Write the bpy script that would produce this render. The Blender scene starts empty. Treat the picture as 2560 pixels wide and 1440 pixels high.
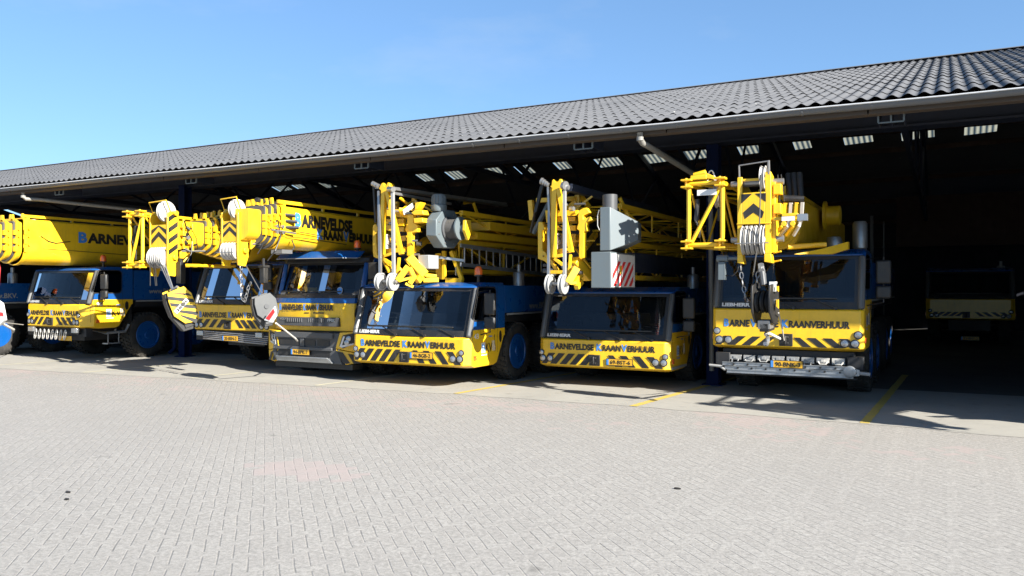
import bpy, bmesh, math, random
from mathutils import Vector, Matrix
random.seed(7)
R = math.radians
scene = bpy.context.scene
COL = scene.collection
# ------------------------------------------------------------------ camera, sky, sun, exposure
FPX, YAW, CAMH = 2033.0, R(28.15), 1.95
cam_d = bpy.data.cameras.new('camera')
cam_d.sensor_width = 36.0
cam_d.lens = FPX / 2560 * 36.0
cam_d.clip_end = 3000
cam = bpy.data.objects.new('camera', cam_d)
cam.location = (0, 0, CAMH)
cam.rotation_euler = (R(90), 0, YAW)
COL.objects.link(cam)
scene.camera = cam
FW = Vector((-math.sin(YAW), math.cos(YAW), 0)); RT = Vector((math.cos(YAW), math.sin(YAW), 0)); UP = Vector((0, 0, 1))
CAM = Vector((0, 0, CAMH))
def at(x, y, Y):
    """the point of the facade-parallel plane at depth Y seen at pixel x, y of the 2560x1440 photograph (used for measuring)"""
    d = RT * ((x - 1280) / FPX) + FW + UP * ((720 - y) / FPX)
    return CAM + d * (Y / d.y)
def zm(ox, oy, s):
    return lambda x, y, Y: at(ox + x / s, oy + y / s, Y)
TO_SUN = Vector((1.88, -0.60, 1.0)).normalized()
SUN_EL = math.asin(TO_SUN.z); SUN_AZ = math.atan2(TO_SUN.x, TO_SUN.y)
world = bpy.data.worlds.new("World"); scene.world = world
world.use_nodes = True
wn = world.node_tree; wn.nodes.clear()
w_out = wn.nodes.new('ShaderNodeOutputWorld'); w_bg = wn.nodes.new('ShaderNodeBackground')
sky = wn.nodes.new('ShaderNodeTexSky'); sky.sky_type = 'NISHITA'; sky.sun_disc = False
sky.sun_elevation = SUN_EL; sky.sun_rotation = SUN_AZ
sky.air_density = 1.0; sky.dust_density = 0.3; sky.ozone_density = 2.2
w_bg.inputs['Strength'].default_value = 0.050
# thin high cloud veils, part of the sky itself
w_tc = wn.nodes.new('ShaderNodeTexCoord'); w_map = wn.nodes.new('ShaderNodeMapping'); w_map.inputs['Scale'].default_value = (1.6, 1.6, 5.0)
w_no = wn.nodes.new('ShaderNodeTexNoise'); w_no.inputs['Scale'].default_value = 1.7; w_no.inputs['Detail'].default_value = 7; w_no.inputs['Roughness'].default_value = 0.6
w_cr = wn.nodes.new('ShaderNodeMapRange'); w_cr.inputs['From Min'].default_value = 0.56; w_cr.inputs['From Max'].default_value = 0.9; w_cr.inputs['To Max'].default_value = 0.30
w_mx = wn.nodes.new('ShaderNodeMix'); w_mx.data_type = 'RGBA'; w_mx.inputs['B'].default_value = (4.6, 5.2, 5.8, 1)
wn.links.new(w_tc.outputs['Generated'], w_map.inputs['Vector']); wn.links.new(w_map.outputs['Vector'], w_no.inputs['Vector'])
wn.links.new(w_no.outputs['Fac'], w_cr.inputs['Value']); wn.links.new(w_cr.outputs['Result'], w_mx.inputs['Factor'])
w_gm = wn.nodes.new('ShaderNodeGamma'); w_gm.inputs['Gamma'].default_value = 0.66
w_ml = wn.nodes.new('ShaderNodeMix'); w_ml.data_type = 'RGBA'; w_ml.blend_type = 'MULTIPLY'; w_ml.inputs['Factor'].default_value = 1.0; w_ml.inputs['B'].default_value = (1.12, 1.60, 2.16, 1)
wn.links.new(sky.outputs['Color'], w_gm.inputs['Color']); wn.links.new(w_gm.outputs['Color'], w_ml.inputs['A']); wn.links.new(w_ml.outputs['Result'], w_mx.inputs['A'])
wn.links.new(w_mx.outputs['Result'], w_bg.inputs['Color']); wn.links.new(w_bg.outputs['Background'], w_out.inputs['Surface'])
sun_d = bpy.data.lights.new('sun', 'SUN'); sun_d.energy = 5.0; sun_d.angle = R(0.53); sun_d.color = (1.0, 0.955, 0.87)
sun = bpy.data.objects.new('sun', sun_d); COL.objects.link(sun)
sun.rotation_euler = TO_SUN.to_track_quat('Z', 'Y').to_euler()
sun.location = (30, -20, 30)
scene.view_settings.view_transform = 'Standard'; scene.view_settings.look = 'None'
scene.view_settings.exposure = 1.66; scene.view_settings.gamma = 1.0
scene.cycles.max_bounces = 6; scene.cycles.transparent_max_bounces = 8
scene.cycles.use_denoising = True
scene.cycles.sample_clamp_indirect = 4.0
scene.render.filter_size = 1.1

# ------------------------------------------------------------------ materials
MATS = {}
class NT:
    def __init__(s, name):
        s.m = bpy.data.materials.new(name); s.m.use_nodes = True
        s.t = s.m.node_tree; s.b = s.t.nodes['Principled BSDF']; s.out = s.t.nodes['Material Output']
    def n(s, typ, **kw):
        nd = s.t.nodes.new(typ)
        for k, v in kw.items(): setattr(nd, k, v)
        return nd
    def set(s, sock, v):
        if isinstance(v, bpy.types.NodeSocket): s.t.links.new(v, sock)
        else: sock.default_value = v
    def math(s, op, a, b=0.0, c=None):
        nd = s.n('ShaderNodeMath', operation=op)
        s.set(nd.inputs[0], a); s.set(nd.inputs[1], b)
        if c is not None: s.set(nd.inputs[2], c)
        return nd.outputs[0]
    def mix(s, f, a, b, typ='MIX'):
        nd = s.n('ShaderNodeMix', data_type='RGBA', blend_type=typ)
        s.set(nd.inputs['Factor'], f)
        s.set(nd.inputs['A'], a if isinstance(a, bpy.types.NodeSocket) else (*a, 1))
        s.set(nd.inputs['B'], b if isinstance(b, bpy.types.NodeSocket) else (*b, 1))
        return nd.outputs['Result']
    def noise(s, scale, detail=4, rough=0.55, vec=None):
        nd = s.n('ShaderNodeTexNoise'); nd.inputs['Scale'].default_value = scale
        nd.inputs['Detail'].default_value = detail; nd.inputs['Roughness'].default_value = rough
        s.set(nd.inputs['Vector'], vec if vec is not None else s.obj())
        return nd.outputs['Fac']
    def obj(s):
        if not hasattr(s, '_tc'): s._tc = s.n('ShaderNodeTexCoord')
        return s._tc.outputs['Object']
    def rng(s, v, a, b, c=0.0, d=1.0):
        nd = s.n('ShaderNodeMapRange'); s.set(nd.inputs['Value'], v)
        for k, x in (('From Min', a), ('From Max', b), ('To Min', c), ('To Max', d)): nd.inputs[k].default_value = x
        return nd.outputs['Result']
    def bump(s, h, strength=0.3, dist=0.01):
        nd = s.n('ShaderNodeBump'); nd.inputs['Strength'].default_value = strength; nd.inputs['Distance'].default_value = dist
        s.set(nd.inputs['Height'], h); s.set(s.b.inputs['Normal'], nd.outputs['Normal'])
def paint(name, col, rough=0.4, dirt=0.25, dcol=(0.12, 0.10, 0.07), metal=0.0, coat=0.0, scale=3.0, spec=0.5):
    k = NT(name)
    a = k.noise(scale, 6, 0.62); b = k.noise(scale * 9, 3)
    f = k.math('MULTIPLY', k.rng(a, 0.45, 0.75), dirt)
    f = k.math('ADD', f, k.math('MULTIPLY', k.rng(b, 0.55, 0.8), dirt * 0.4))
    sm = k.n('ShaderNodeMapping'); sm.inputs['Scale'].default_value = (9, 9, 0.7); k.set(sm.inputs['Vector'], k.obj())
    f = k.math('ADD', f, k.math('MULTIPLY', k.rng(k.noise(2.2, 4, 0.6, sm.outputs[0]), 0.56, 0.72), dirt * 0.8))
    f = k.math('MINIMUM', f, 0.85)
    k.set(k.b.inputs['Base Color'], k.mix(f, col, dcol))
    k.set(k.b.inputs['Roughness'], k.rng(a, 0.3, 0.8, max(0.05, rough - 0.08), min(1, rough + 0.15)))
    k.b.inputs['Metallic'].default_value = metal
    k.b.inputs['Coat Weight'].default_value = coat
    k.b.inputs['Specular IOR Level'].default_value = spec
    MATS[name] = k.m
    return k.m
YEL = paint('yellow_paint', (0.76, 0.455, 0.012), 0.40, 0.20, (0.14, 0.09, 0.03), coat=0.22)
BLU = paint('blue_paint', (0.004, 0.066, 0.24), 0.30, 0.08, coat=0.3)
SIGNBLUE = paint('sign_blue', (0.05, 0.21, 0.55), 0.4, 0.05)
BLK = paint('black_paint', (0.012, 0.012, 0.013), 0.45, 0.15)
PLAS = paint('black_plastic', (0.011, 0.0115, 0.0125), 0.5, 0.2)
DGRY = paint('dark_grey_plastic', (0.055, 0.058, 0.063), 0.5, 0.15)
GRY = paint('grey_paint', (0.105, 0.13, 0.143), 0.45, 0.12)
LGRY = paint('light_grey_paint', (0.27, 0.272, 0.268), 0.45, 0.15)
PILL = paint('pillar_grey', (0.075, 0.078, 0.08), 0.42, 0.1)
STEEL = paint('bare_steel', (0.34, 0.34, 0.34), 0.35, 0.3, metal=0.7)
ALU = paint('aluminium', (0.36, 0.38, 0.40), 0.40, 0.35, metal=0.75)
WHT = paint('white_paint', (0.66, 0.66, 0.64), 0.45, 0.12)
SHV = paint('sheave_plastic', (0.42, 0.40, 0.37), 0.5, 0.25)
ROPE = paint('wire_rope', (0.10, 0.095, 0.09), 0.5, 0.3, metal=0.3, scale=20)
RED = paint('red_paint', (0.62, 0.03, 0.03), 0.4, 0.1)
TYRE = paint('tyre_rubber', (0.022, 0.021, 0.020), 0.8, 0.5, (0.09, 0.08, 0.065), spec=0.3)
CHAS = paint('chassis_black', (0.010, 0.011, 0.014), 0.6, 0.3, (0.03, 0.027, 0.022))
NAVY = paint('navy_steel', (0.012, 0.018, 0.036), 0.6, 0.3, (0.02, 0.02, 0.02))
POSTB = paint('post_blue', (0.003, 0.010, 0.045), 0.85, 0.3, (0.012, 0.012, 0.016), spec=0.15)
GUT = paint('gutter_grey', (0.10, 0.102, 0.105), 0.45, 0.3)
GLIP = paint('gutter_lip', (0.50, 0.51, 0.52), 0.4, 0.1)
WOOD = paint('fascia_wood', (0.055, 0.041, 0.030), 0.75, 0.45, (0.07, 0.045, 0.03), scale=1.2)
DWOOD = paint('dark_timber', (0.05, 0.026, 0.014), 0.8, 0.4, (0.02, 0.012, 0.01))
PLATEY = paint('plate_yellow', (0.60, 0.33, 0.02), 0.4, 0.05)
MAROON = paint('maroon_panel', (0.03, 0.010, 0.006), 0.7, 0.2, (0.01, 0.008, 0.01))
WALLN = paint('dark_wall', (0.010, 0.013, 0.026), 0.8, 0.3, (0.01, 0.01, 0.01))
SEAT = paint('seat_fabric', (0.030, 0.032, 0.038), 0.85, 0.2)
SLING = paint('white_sling', (0.50, 0.48, 0.44), 0.7, 0.25)
PIPEG = paint('downpipe_grey', (0.20, 0.195, 0.18), 0.5, 0.25)
LINE = paint('line_yellow', (0.50, 0.36, 0.06), 0.75, 0.55, (0.30, 0.27, 0.20), scale=6)
LINEF = paint('line_faded', (0.47, 0.44, 0.31), 0.8, 0.6, (0.33, 0.31, 0.26), scale=6)
def glass(name, tint, fmul=1.0):
    k = NT(name)
    tr = k.n('ShaderNodeBsdfTransparent'); tr.inputs['Color'].default_value = (*tint, 1)
    gl = k.n('ShaderNodeBsdfGlossy'); gl.inputs['Roughness'].default_value = 0.015; gl.inputs['Color'].default_value = (0.95, 0.97, 1, 1)
    fr = k.n('ShaderNodeFresnel'); fr.inputs['IOR'].default_value = 1.55
    mx = k.n('ShaderNodeMixShader')
    k.set(mx.inputs['Fac'], k.math('MINIMUM', k.math('MULTIPLY', fr.outputs['Fac'], fmul), 1.0))
    k.t.links.new(tr.outputs[0], mx.inputs[1]); k.t.links.new(gl.outputs[0], mx.inputs[2])
    k.t.links.new(mx.outputs[0], k.out.inputs['Surface'])
    MATS[name] = k.m
    return k.m
GLASS = glass('windscreen_glass', (0.42, 0.48, 0.52), 0.85)
DGLASS = glass('dark_side_glass', (0.10, 0.11, 0.12), 1.3)
k = NT('lamp_lens'); k.b.inputs['Base Color'].default_value = (0.42, 0.43, 0.44, 1); k.b.inputs['Metallic'].default_value = 0.75
k.b.inputs['Roughness'].default_value = 0.18; k.bump(k.noise(60, 2), 0.6, 0.01); LENS = k.m
k = NT('orange_lens'); k.b.inputs['Base Color'].default_value = (0.75, 0.14, 0.02, 1); k.b.inputs['Roughness'].default_value = 0.2
k.b.inputs['Coat Weight'].default_value = 0.5; k.set(k.b.inputs['Base Color'], k.mix(k.noise(12), (0.8, 0.16, 0.02), (0.6, 0.09, 0.02))); ORG = k.m

def paver_material():
    k = NT('herringbone_pavers')
    mp = k.n('ShaderNodeMapping'); mp.inputs['Rotation'].default_value = (0, 0, R(-45.0))
    mp.inputs['Scale'].default_value = (1 / 0.107,) * 3
    k.set(mp.inputs['Vector'], k.obj())
    sp = k.n('ShaderNodeSeparateXYZ'); k.set(sp.inputs[0], mp.outputs[0])
    wob = k.noise(1.3, 2)
    X = k.math('ADD', sp.outputs[0], k.math('MULTIPLY', wob, 0.35)); Y = k.math('ADD', sp.outputs[1], k.math('MULTIPLY', wob, 0.3))
    i = k.math('FLOOR', X); j = k.math('FLOOR', Y)
    fx = k.math('SUBTRACT', X, i); fy = k.math('SUBTRACT', Y, j)
    t = k.math('FLOORED_MODULO', k.math('SUBTRACT', i, j), 4.0)
    is0 = k.math('COMPARE', t, 0.0, 0.1); is1 = k.math('COMPARE', t, 1.0, 0.1); is2 = k.math('COMPARE', t, 2.0, 0.1); is3 = k.math('COMPARE', t, 3.0, 0.1)
    dl = k.math('ADD', fx, k.math('MULTIPLY', is1, 9.0)); dr = k.math('ADD', k.math('SUBTRACT', 1.0, fx), k.math('MULTIPLY', is0, 9.0))
    db = k.math('ADD', fy, k.math('MULTIPLY', is2, 9.0)); dt = k.math('ADD', k.math('SUBTRACT', 1.0, fy), k.math('MULTIPLY', is3, 9.0))
    d = k.math('MINIMUM', k.math('MINIMUM', dl, dr), k.math('ADD', k.math('MULTIPLY', k.math('MINIMUM', db, dt), 1.5), 0.050))
    cb = k.n('ShaderNodeCombineXYZ'); k.set(cb.inputs[0], k.math('SUBTRACT', i, is1)); k.set(cb.inputs[1], k.math('SUBTRACT', j, is2))
    wn_ = k.n('ShaderNodeTexWhiteNoise', noise_dimensions='2D'); k.set(wn_.inputs['Vector'], cb.outputs[0])
    rid = wn_.outputs['Value']
    # jittered joint width per brick
    jw = k.math('MULTIPLY_ADD', rid, 0.025, 0.004)
    joint = k.math('SUBTRACT', 1.0, k.rng(k.math('SUBTRACT', d, jw), 0.005, 0.06))
    fine = k.noise(24, 7, 0.9); mid = k.noise(14, 4); big = k.noise(0.22, 5, 0.6)
    base = k.mix(rid, (0.335, 0.316, 0.288), (0.372, 0.352, 0.321))
    base = k.mix(k.rng(fine, 0.41, 0.59), k.mix(0.66, base, (0.13, 0.123, 0.114)), base)
    base = k.mix(k.math('MULTIPLY', k.rng(mid, 0.5, 0.8), 0.3), base, (0.20, 0.19, 0.175))
    base = k.mix(k.math('MULTIPLY', k.rng(big, 0.45, 0.7), 0.35), base, (0.24, 0.228, 0.21))
    # reddish pavers: a strip along the apron and one repaired patch
    bm_ = k.n('ShaderNodeMapping'); bm_.inputs['Rotation'].default_value = (0, 0, R(45.0)); bm_.inputs['Scale'].default_value = (0.107,) * 3
    k.set(bm_.inputs['Vector'], cb.outputs[0])
    so = k.n('ShaderNodeSeparateXYZ'); k.set(so.inputs[0], bm_.outputs[0])
    strip = k.rng(so.outputs[1], 9.9, 11.6, 0.0, 0.75)
    sn = k.rng(k.noise(0.45, 2, 0.5, bm_.outputs[0]), 0.46, 0.6)
    dx = k.math('DIVIDE', k.math('ADD', so.outputs[0], 6.1), 0.8); dy = k.math('DIVIDE', k.math('SUBTRACT', so.outputs[1], 6.55), 0.45)
    patch = k.math('SUBTRACT', 1.15, k.math('ADD', k.math('MULTIPLY', dx, dx), k.math('MULTIPLY', dy, dy)))
    redf = k.math('MAXIMUM', k.math('MULTIPLY', strip, sn), patch)
    redf = k.math('MULTIPLY', k.math('GREATER_THAN', redf, k.math('MULTIPLY', rid, 0.8)), k.rng(rid, 0.0, 1.0, 0.55, 0.9))
    redf = k.math('MULTIPLY', redf, k.math('GREATER_THAN', k.math('MAXIMUM', k.math('MULTIPLY', strip, sn), patch), 0.02))
    base = k.mix(redf, base, (0.33, 0.275, 0.255))
    # faint tyre tracks and oil drips
    tm = k.n('ShaderNodeMapping'); tm.inputs['Rotation'].default_value = (0, 0, R(20)); tm.inputs['Scale'].default_value = (0.55, 0.06, 1); k.set(tm.inputs['Vector'], k.obj())
    base = k.mix(k.math('MULTIPLY', k.rng(k.noise(1.0, 3, 0.5, tm.outputs[0]), 0.55, 0.72), 0.22), base, (0.22, 0.21, 0.195))
    base = k.mix(k.math('MULTIPLY', k.rng(k.noise(1.7, 2), 0.72, 0.76), 0.5), base, (0.12, 0.115, 0.105))
    jm = k.math('MULTIPLY', k.rng(k.noise(3.0, 3), 0.35, 0.65, 0.35, 0.95), k.math('MULTIPLY', k.rng(k.noise(0.16, 2), 0.38, 0.62, 0.4, 1.0), k.math('MULTIPLY_ADD', k.math('POWER', rid, 1.6), 1.0, 0.18)))
    jm = k.math('MULTIPLY', jm, k.rng(so.outputs[0], -9.0, -2.0, 0.45, 1.0))
    col = k.mix(k.math('MULTIPLY', joint, jm), base, (0.12, 0.115, 0.105))
    k.set(k.b.inputs['Base Color'], col)
    k.b.inputs['Roughness'].default_value = 0.9; k.b.inputs['Specular IOR Level'].default_value = 0.25
    h = k.math('ADD', k.math('MULTIPLY', joint, -1.0), k.math('MULTIPLY', fine, 0.25))
    h = k.math('ADD', h, k.math('MULTIPLY', rid, 0.15))
    k.bump(h, 0.55, 0.006)
    return k.m
PAVER = paver_material()
def tarmac_material():
    k = NT('worn_tarmac')
    a = k.noise(0.8, 6, 0.65); b = k.noise(60, 3, 0.7); c = k.noise(4, 5)
    col = k.mix(k.rng(a, 0.35, 0.7), (0.32, 0.305, 0.27), (0.27, 0.258, 0.23))
    col = k.mix(k.math('MULTIPLY', k.rng(b, 0.5, 0.75), 0.3), col, (0.36, 0.35, 0.32))
    col = k.mix(k.math('MULTIPLY', k.rng(c, 0.58, 0.78), 0.45), col, (0.10, 0.095, 0.085))
    k.set(k.b.inputs['Base Color'], col); k.b.inputs['Roughness'].default_value = 0.88; k.b.inputs['Specular IOR Level'].default_value = 0.3
    k.bump(b, 0.25, 0.004)
    return k.m
TARMAC = tarmac_material()
def roof_material():
    k = NT('fibre_cement_sheets')
    a = k.noise(0.6, 5, 0.6); b = k.noise(25, 4, 0.7); c = k.noise(9, 2)
    col = k.mix(k.rng(a, 0.3, 0.7), (0.088, 0.090, 0.096), (0.116, 0.117, 0.122))
    col = k.mix(k.math('MULTIPLY', k.rng(b, 0.5, 0.75), 0.35), col, (0.19, 0.19, 0.18))
    col = k.mix(k.rng(c, 0.74, 0.78), col, (0.42, 0.41, 0.37))
    k.set(k.b.inputs['Base Color'], col); k.b.inputs['Roughness'].default_value = 0.85; k.b.inputs['Specular IOR Level'].default_value = 0.2
    return k.m
ROOFM = roof_material()
def skylight_material():
    k = NT('translucent_sheet')
    tl = k.n('ShaderNodeBsdfTranslucent'); tl.inputs['Color'].default_value = (0.21, 0.21, 0.165, 1)
    df = k.n('ShaderNodeBsdfDiffuse'); df.inputs['Color'].default_value = (0.55, 0.57, 0.50, 1)
    mx = k.n('ShaderNodeMixShader'); k.set(mx.inputs['Fac'], k.rng(k.noise(6, 3), 0.3, 0.7, 0.12, 0.30))
    k.t.links.new(tl.outputs[0], mx.inputs[1]); k.t.links.new(df.outputs[0], mx.inputs[2]); k.t.links.new(mx.outputs[0], k.out.inputs['Surface'])
    return k.m
SKYL = skylight_material()

# ------------------------------------------------------------------ mesh helpers
ORIGIN = {}
class MB:
    def __init__(s): s.v = []; s.f = []; s.m = []
    def add(s, vs, fs, mi=0):
        o = len(s.v); s.v += [Vector(p) for p in vs]
        for f in fs: s.f.append([i + o for i in f]); s.m.append(mi)
        return s
    def quad(s, a, b, c, d, mi=0): return s.add([a, b, c, d], [(0, 1, 2, 3)], mi)
    def poly(s, pts, mi=0): return s.add(pts, [tuple(range(len(pts)))], mi)
    def box(s, x0, x1, y0, y1, z0, z1, mi=0):
        vs = [(x, y, z) for x in (x0, x1) for y in (y0, y1) for z in (z0, z1)]
        return s.add(vs, [(0, 1, 3, 2), (4, 6, 7, 5), (0, 4, 5, 1), (2, 3, 7, 6), (0, 2, 6, 4), (1, 5, 7, 3)], mi)
    def prism(s, pts, vec, mi=0, cap=None):
        vec = Vector(vec); pts = [Vector(p) for p in pts]; n = len(pts)
        s.add(pts + [p + vec for p in pts], [tuple(range(n)), tuple(range(2 * n - 1, n - 1, -1))], mi if cap is None else cap)
        o = len(s.v) - 2 * n
        for i in range(n):
            j = (i + 1) % n
            s.f.append([o + i, o + j, o + n + j, o + n + i]); s.m.append(mi)
        return s
    def loft(s, rings, mi=0, caps=True):
        n = len(rings[0]); o = len(s.v)
        for r in rings: s.v += [Vector(p) for p in r]
        for k in range(len(rings) - 1):
            for i in range(n):
                j = (i + 1) % n
                s.f.append([o + k * n + i, o + k * n + j, o + (k + 1) * n + j, o + (k + 1) * n + i]); s.m.append(mi)
        if caps:
            s.f.append([o + i for i in range(n)][::-1]); s.m.append(mi)
            s.f.append([o + (len(rings) - 1) * n + i for i in range(n)]); s.m.append(mi)
        return s
    def frame(s, d, up=None):
        d = d.normalized(); up = Vector(up) if up is not None else (Vector((0, 0, 1)) if abs(d.z) < 0.95 else Vector((0, 1, 0)))
        a = d.cross(up).normalized(); b = a.cross(d).normalized()
        return a, b
    def bar(s, p, q, w, h=None, mi=0, up=None):
        p = Vector(p); q = Vector(q); h = w if h is None else h
        a, b = s.frame(q - p, up)
        r = lambda c: [c - a * w / 2 - b * h / 2, c + a * w / 2 - b * h / 2, c + a * w / 2 + b * h / 2, c - a * w / 2 + b * h / 2]
        return s.loft([r(p), r(q)], mi)
    def tube(s, p, q, r, n=10, mi=0, r2=None):
        p = Vector(p); q = Vector(q); a, b = s.frame(q - p); r2 = r if r2 is None else r2
        ring = lambda c, rr: [c + (a * math.cos(2 * math.pi * i / n) + b * math.sin(2 * math.pi * i / n)) * rr for i in range(n)]
        return s.loft([ring(p, r), ring(q, r2)], mi)
    def pipe(s, pts, r, n=8, mi=0, closed=False):
        pts = [Vector(p) for p in pts]; rings = []; L = len(pts); pa = None
        for i, p in enumerate(pts):
            if closed: d = pts[(i + 1) % L] - pts[i - 1]
            else: d = pts[min(i + 1, L - 1)] - pts[max(i - 1, 0)]
            d.normalize()
            if pa is None: a, b = s.frame(d)
            else:
                a = (pa - d * pa.dot(d)).normalized(); b = d.cross(a)
            pa = a
            rings.append([p + (a * math.cos(2 * math.pi * k / n) + b * math.sin(2 * math.pi * k / n)) * r for k in range(n)])
        if closed: rings.append(rings[0])
        return s.loft(rings, mi, caps=not closed)
    def lathe(s, c, axis, prof, n=24, mi=0):
        c = Vector(c); axis = Vector(axis).normalized(); a, b = s.frame(axis)
        rings = [[c + axis * h + (a * math.cos(2 * math.pi * i / n) + b * math.sin(2 * math.pi * i / n)) * max(r, 1e-4) for i in range(n)] for r, h in prof]
        return s.loft(rings, mi)
    def build(s, name, mats, parent=None, bevel=0.0, ang=35, smooth=True):
        o0 = Vector((0, 0, 0))
        if parent is not None: o0 = ORIGIN[parent.name]
        me = bpy.data.meshes.new(name)
        me.from_pydata([tuple(p - o0) for p in s.v], [], s.f)
        if not isinstance(mats, (list, tuple)): mats = [mats]
        for m in mats: me.materials.append(m)
        me.polygons.foreach_set('material_index', s.m)
        bm = bmesh.new(); bm.from_mesh(me)
        bmesh.ops.recalc_face_normals(bm, faces=bm.faces)
        for f in bm.faces: f.smooth = smooth
        bm.to_mesh(me); bm.free()
        if smooth: me.set_sharp_from_angle(angle=R(ang))
        ob = bpy.data.objects.new(name, me); COL.objects.link(ob)
        if parent is not None: ob.parent = parent; ORIGIN[ob.name] = o0
        else: ORIGIN[ob.name] = o0
        if bevel:
            md = ob.modifiers.new('bevel', 'BEVEL'); md.width = bevel; md.segments = 2; md.limit_method = 'ANGLE'; md.angle_limit = R(40)
        return ob
def thing(name, loc, label, cat, group=None):
    o = bpy.data.objects.new(name, None); COL.objects.link(o); o.location = loc; o.empty_display_size = 0.3
    ORIGIN[o.name] = Vector(loc); tag(o, label, cat, group)
    return o
def tag(o, label, cat, group=None):
    o['label'] = label; o['category'] = cat
    if group: o['group'] = group
    return o
def center_origin(o):
    """move a one-mesh thing's origin to its own middle"""
    vs = [v.co.copy() for v in o.data.vertices]
    c = sum(vs, Vector()) / len(vs); c.z = min(v.z for v in vs)
    o.data.transform(Matrix.Translation(-c)); o.location = o.location + c
    return o
def struct(o): o['kind'] = 'structure'; return o
def dup(root, loc, skip=(), label=None):
    r = root.copy(); COL.objects.link(r); r.location = loc
    if label: r['label'] = label
    for ch in list(root.children):
        if ch.name.split('.')[0] in skip: continue
        c = ch.copy(); COL.objects.link(c); c.parent = r
        for g in ch.children:
            d = g.copy(); COL.objects.link(d); d.parent = c
    return r
# ---- lettering
_TC = {}
def glyphs(txt, bold):
    key = (txt, bold)
    if key in _TC: return _TC[key]
    cu = bpy.data.curves.new('lettering', 'FONT'); cu.body = txt; cu.size = 1.0; cu.offset = bold; cu.resolution_u = 3
    ob = bpy.data.objects.new('lettering', cu); COL.objects.link(ob)
    bpy.context.view_layer.update()
    dg = bpy.context.evaluated_depsgraph_get()
    me = bpy.data.meshes.new_from_object(ob.evaluated_get(dg))
    vs = [v.co.copy() for v in me.vertices]; fs = [tuple(p.vertices) for p in me.polygons]
    bpy.data.objects.remove(ob); bpy.data.curves.remove(cu); bpy.data.meshes.remove(me)
    _TC[key] = (vs, fs)
    return _TC[key]
def write(mb, runs, o, r, u, width, height, bold=0.02, gap=0.075):
    """runs: (text, relative size, material index); o = lower left corner, r / u = directions, fits width x height (cap height of size 1)"""
    o = Vector(o); r = Vector(r).normalized(); u = Vector(u).normalized(); nrm = r.cross(u)
    x = 0.0; parts = []
    for txt, sc, mi in runs:
        if txt == ' ': x += 0.32; continue
        vs, fs = glyphs(txt, bold)
        mn = min(v.x for v in vs); mxx = max(v.x for v in vs)
        parts.append(([(x + (v.x - mn) * sc, v.y * sc) for v in vs], fs, mi))
        x += (mxx - mn) * sc + (gap if len(txt) > 1 else 0.03)
    tot = x - gap; sx = width / tot; sy = height / 0.72
    for vs, fs, mi in parts:
        mb.add([o + r * (a * sx) + u * (b * sy) + nrm * 0.004 for a, b in vs], fs, mi)
    return mb
FIRM = [('B', 1.13, 1), ('ARNEVELDSE', 1.0, 0), (' ', 1, 0), ('K', 1.13, 1), ('RAAN', 1.0, 0), ('V', 1.13, 1), ('ERHUUR', 1.0, 0)]
FIRM5 = [('B', 1.13, 1), ('ARNE', 1.0, 0), ('V', 1.13, 1), ('ELDSE', 1.0, 0), (' ', 1, 0), ('K', 1.13, 1), ('RAANVERHUUR', 1.0, 0)]
XA, YA, ZA = Vector((1, 0, 0)), Vector((0, 1, 0)), Vector((0, 0, 1))
# ================================================================== THE SETTING
EDGE = [(-400, 9.0), (-60, 10.9), (-30, 11.35), (-18.75, 11.6), (-14.36, 12.1), (-11.1, 12.36), (-7.98, 12.66), (-4.58, 12.72), (-1.04, 12.66), (0.87, 12.45), (12, 12.2), (60, 12.0), (400, 11.5)]
mb = MB(); mb.quad((-600, -300, 0), (600, -300, 0), (600, 900, 0), (-600, 900, 0))
struct(mb.build('paved_yard', PAVER))
mb = MB()
random.seed(3)
edge = []
for (xa, ya), (xb, yb) in zip(EDGE[:-1], EDGE[1:]):
    n = 1 if xb < -30 or xa > 12 else max(2, int((xb - xa) / 0.35))
    for i in range(n):
        t = i / n
        edge.append((xa + (xb - xa) * t, ya + (yb - ya) * t + (random.uniform(-0.05, 0.05) if n > 1 else 0)))
edge.append(EDGE[-1])
for (xa, ya), (xb, yb) in zip(edge[:-1], edge[1:]):
    mb.quad((xa, ya, .004), (xb, yb, .004), (xb, 60, .004), (xa, 60, .004))
struct(mb.build('tarmac_apron', TARMAC))
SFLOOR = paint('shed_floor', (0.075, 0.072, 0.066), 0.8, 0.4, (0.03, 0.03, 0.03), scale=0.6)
mb = MB(); mb.quad((-46, 17.2, .006), (9.5, 17.2, .006), (9.5, 43.7, .006), (-46, 43.7, .006)); struct(mb.build('shed_floor', SFLOOR))  # darker floor sheet added to cut bounce light inside the shed
for X, Y0, w, m in [(-24.6, 11.6, .10, LINEF), (-21.1, 11.75, .10, LINEF), (-17.55, 11.85, .10, LINEF), (-14.4, 12.2, .11, LINEF), (-11.1, 12.45, .11, LINEF),
                    (-7.98, 12.72, .12, LINE), (-4.56, 12.74, .14, LINE), (-1.05, 12.7, .13, LINE), (2.45, 12.5, .13, LINE)]:
    mb = MB(); n = 24; L = 7.5; sl = 0.10 if X < -2 else 0.03
    for i in range(n):
        a, b = Y0 + L * i / n, Y0 + L * (i + 1) / n
        e = lambda y: sl * (y - Y0)
        j = [random.uniform(-.006, .006) for _ in range(4)]
        mb.quad((X + e(a) - w / 2 + j[0], a, .008), (X + e(a) + w / 2 + j[1], a, .008), (X + e(b) + w / 2 + j[2], b, .008), (X + e(b) - w / 2 + j[3], b, .008))
    struct(mb.build('parking_line', m))

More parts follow.
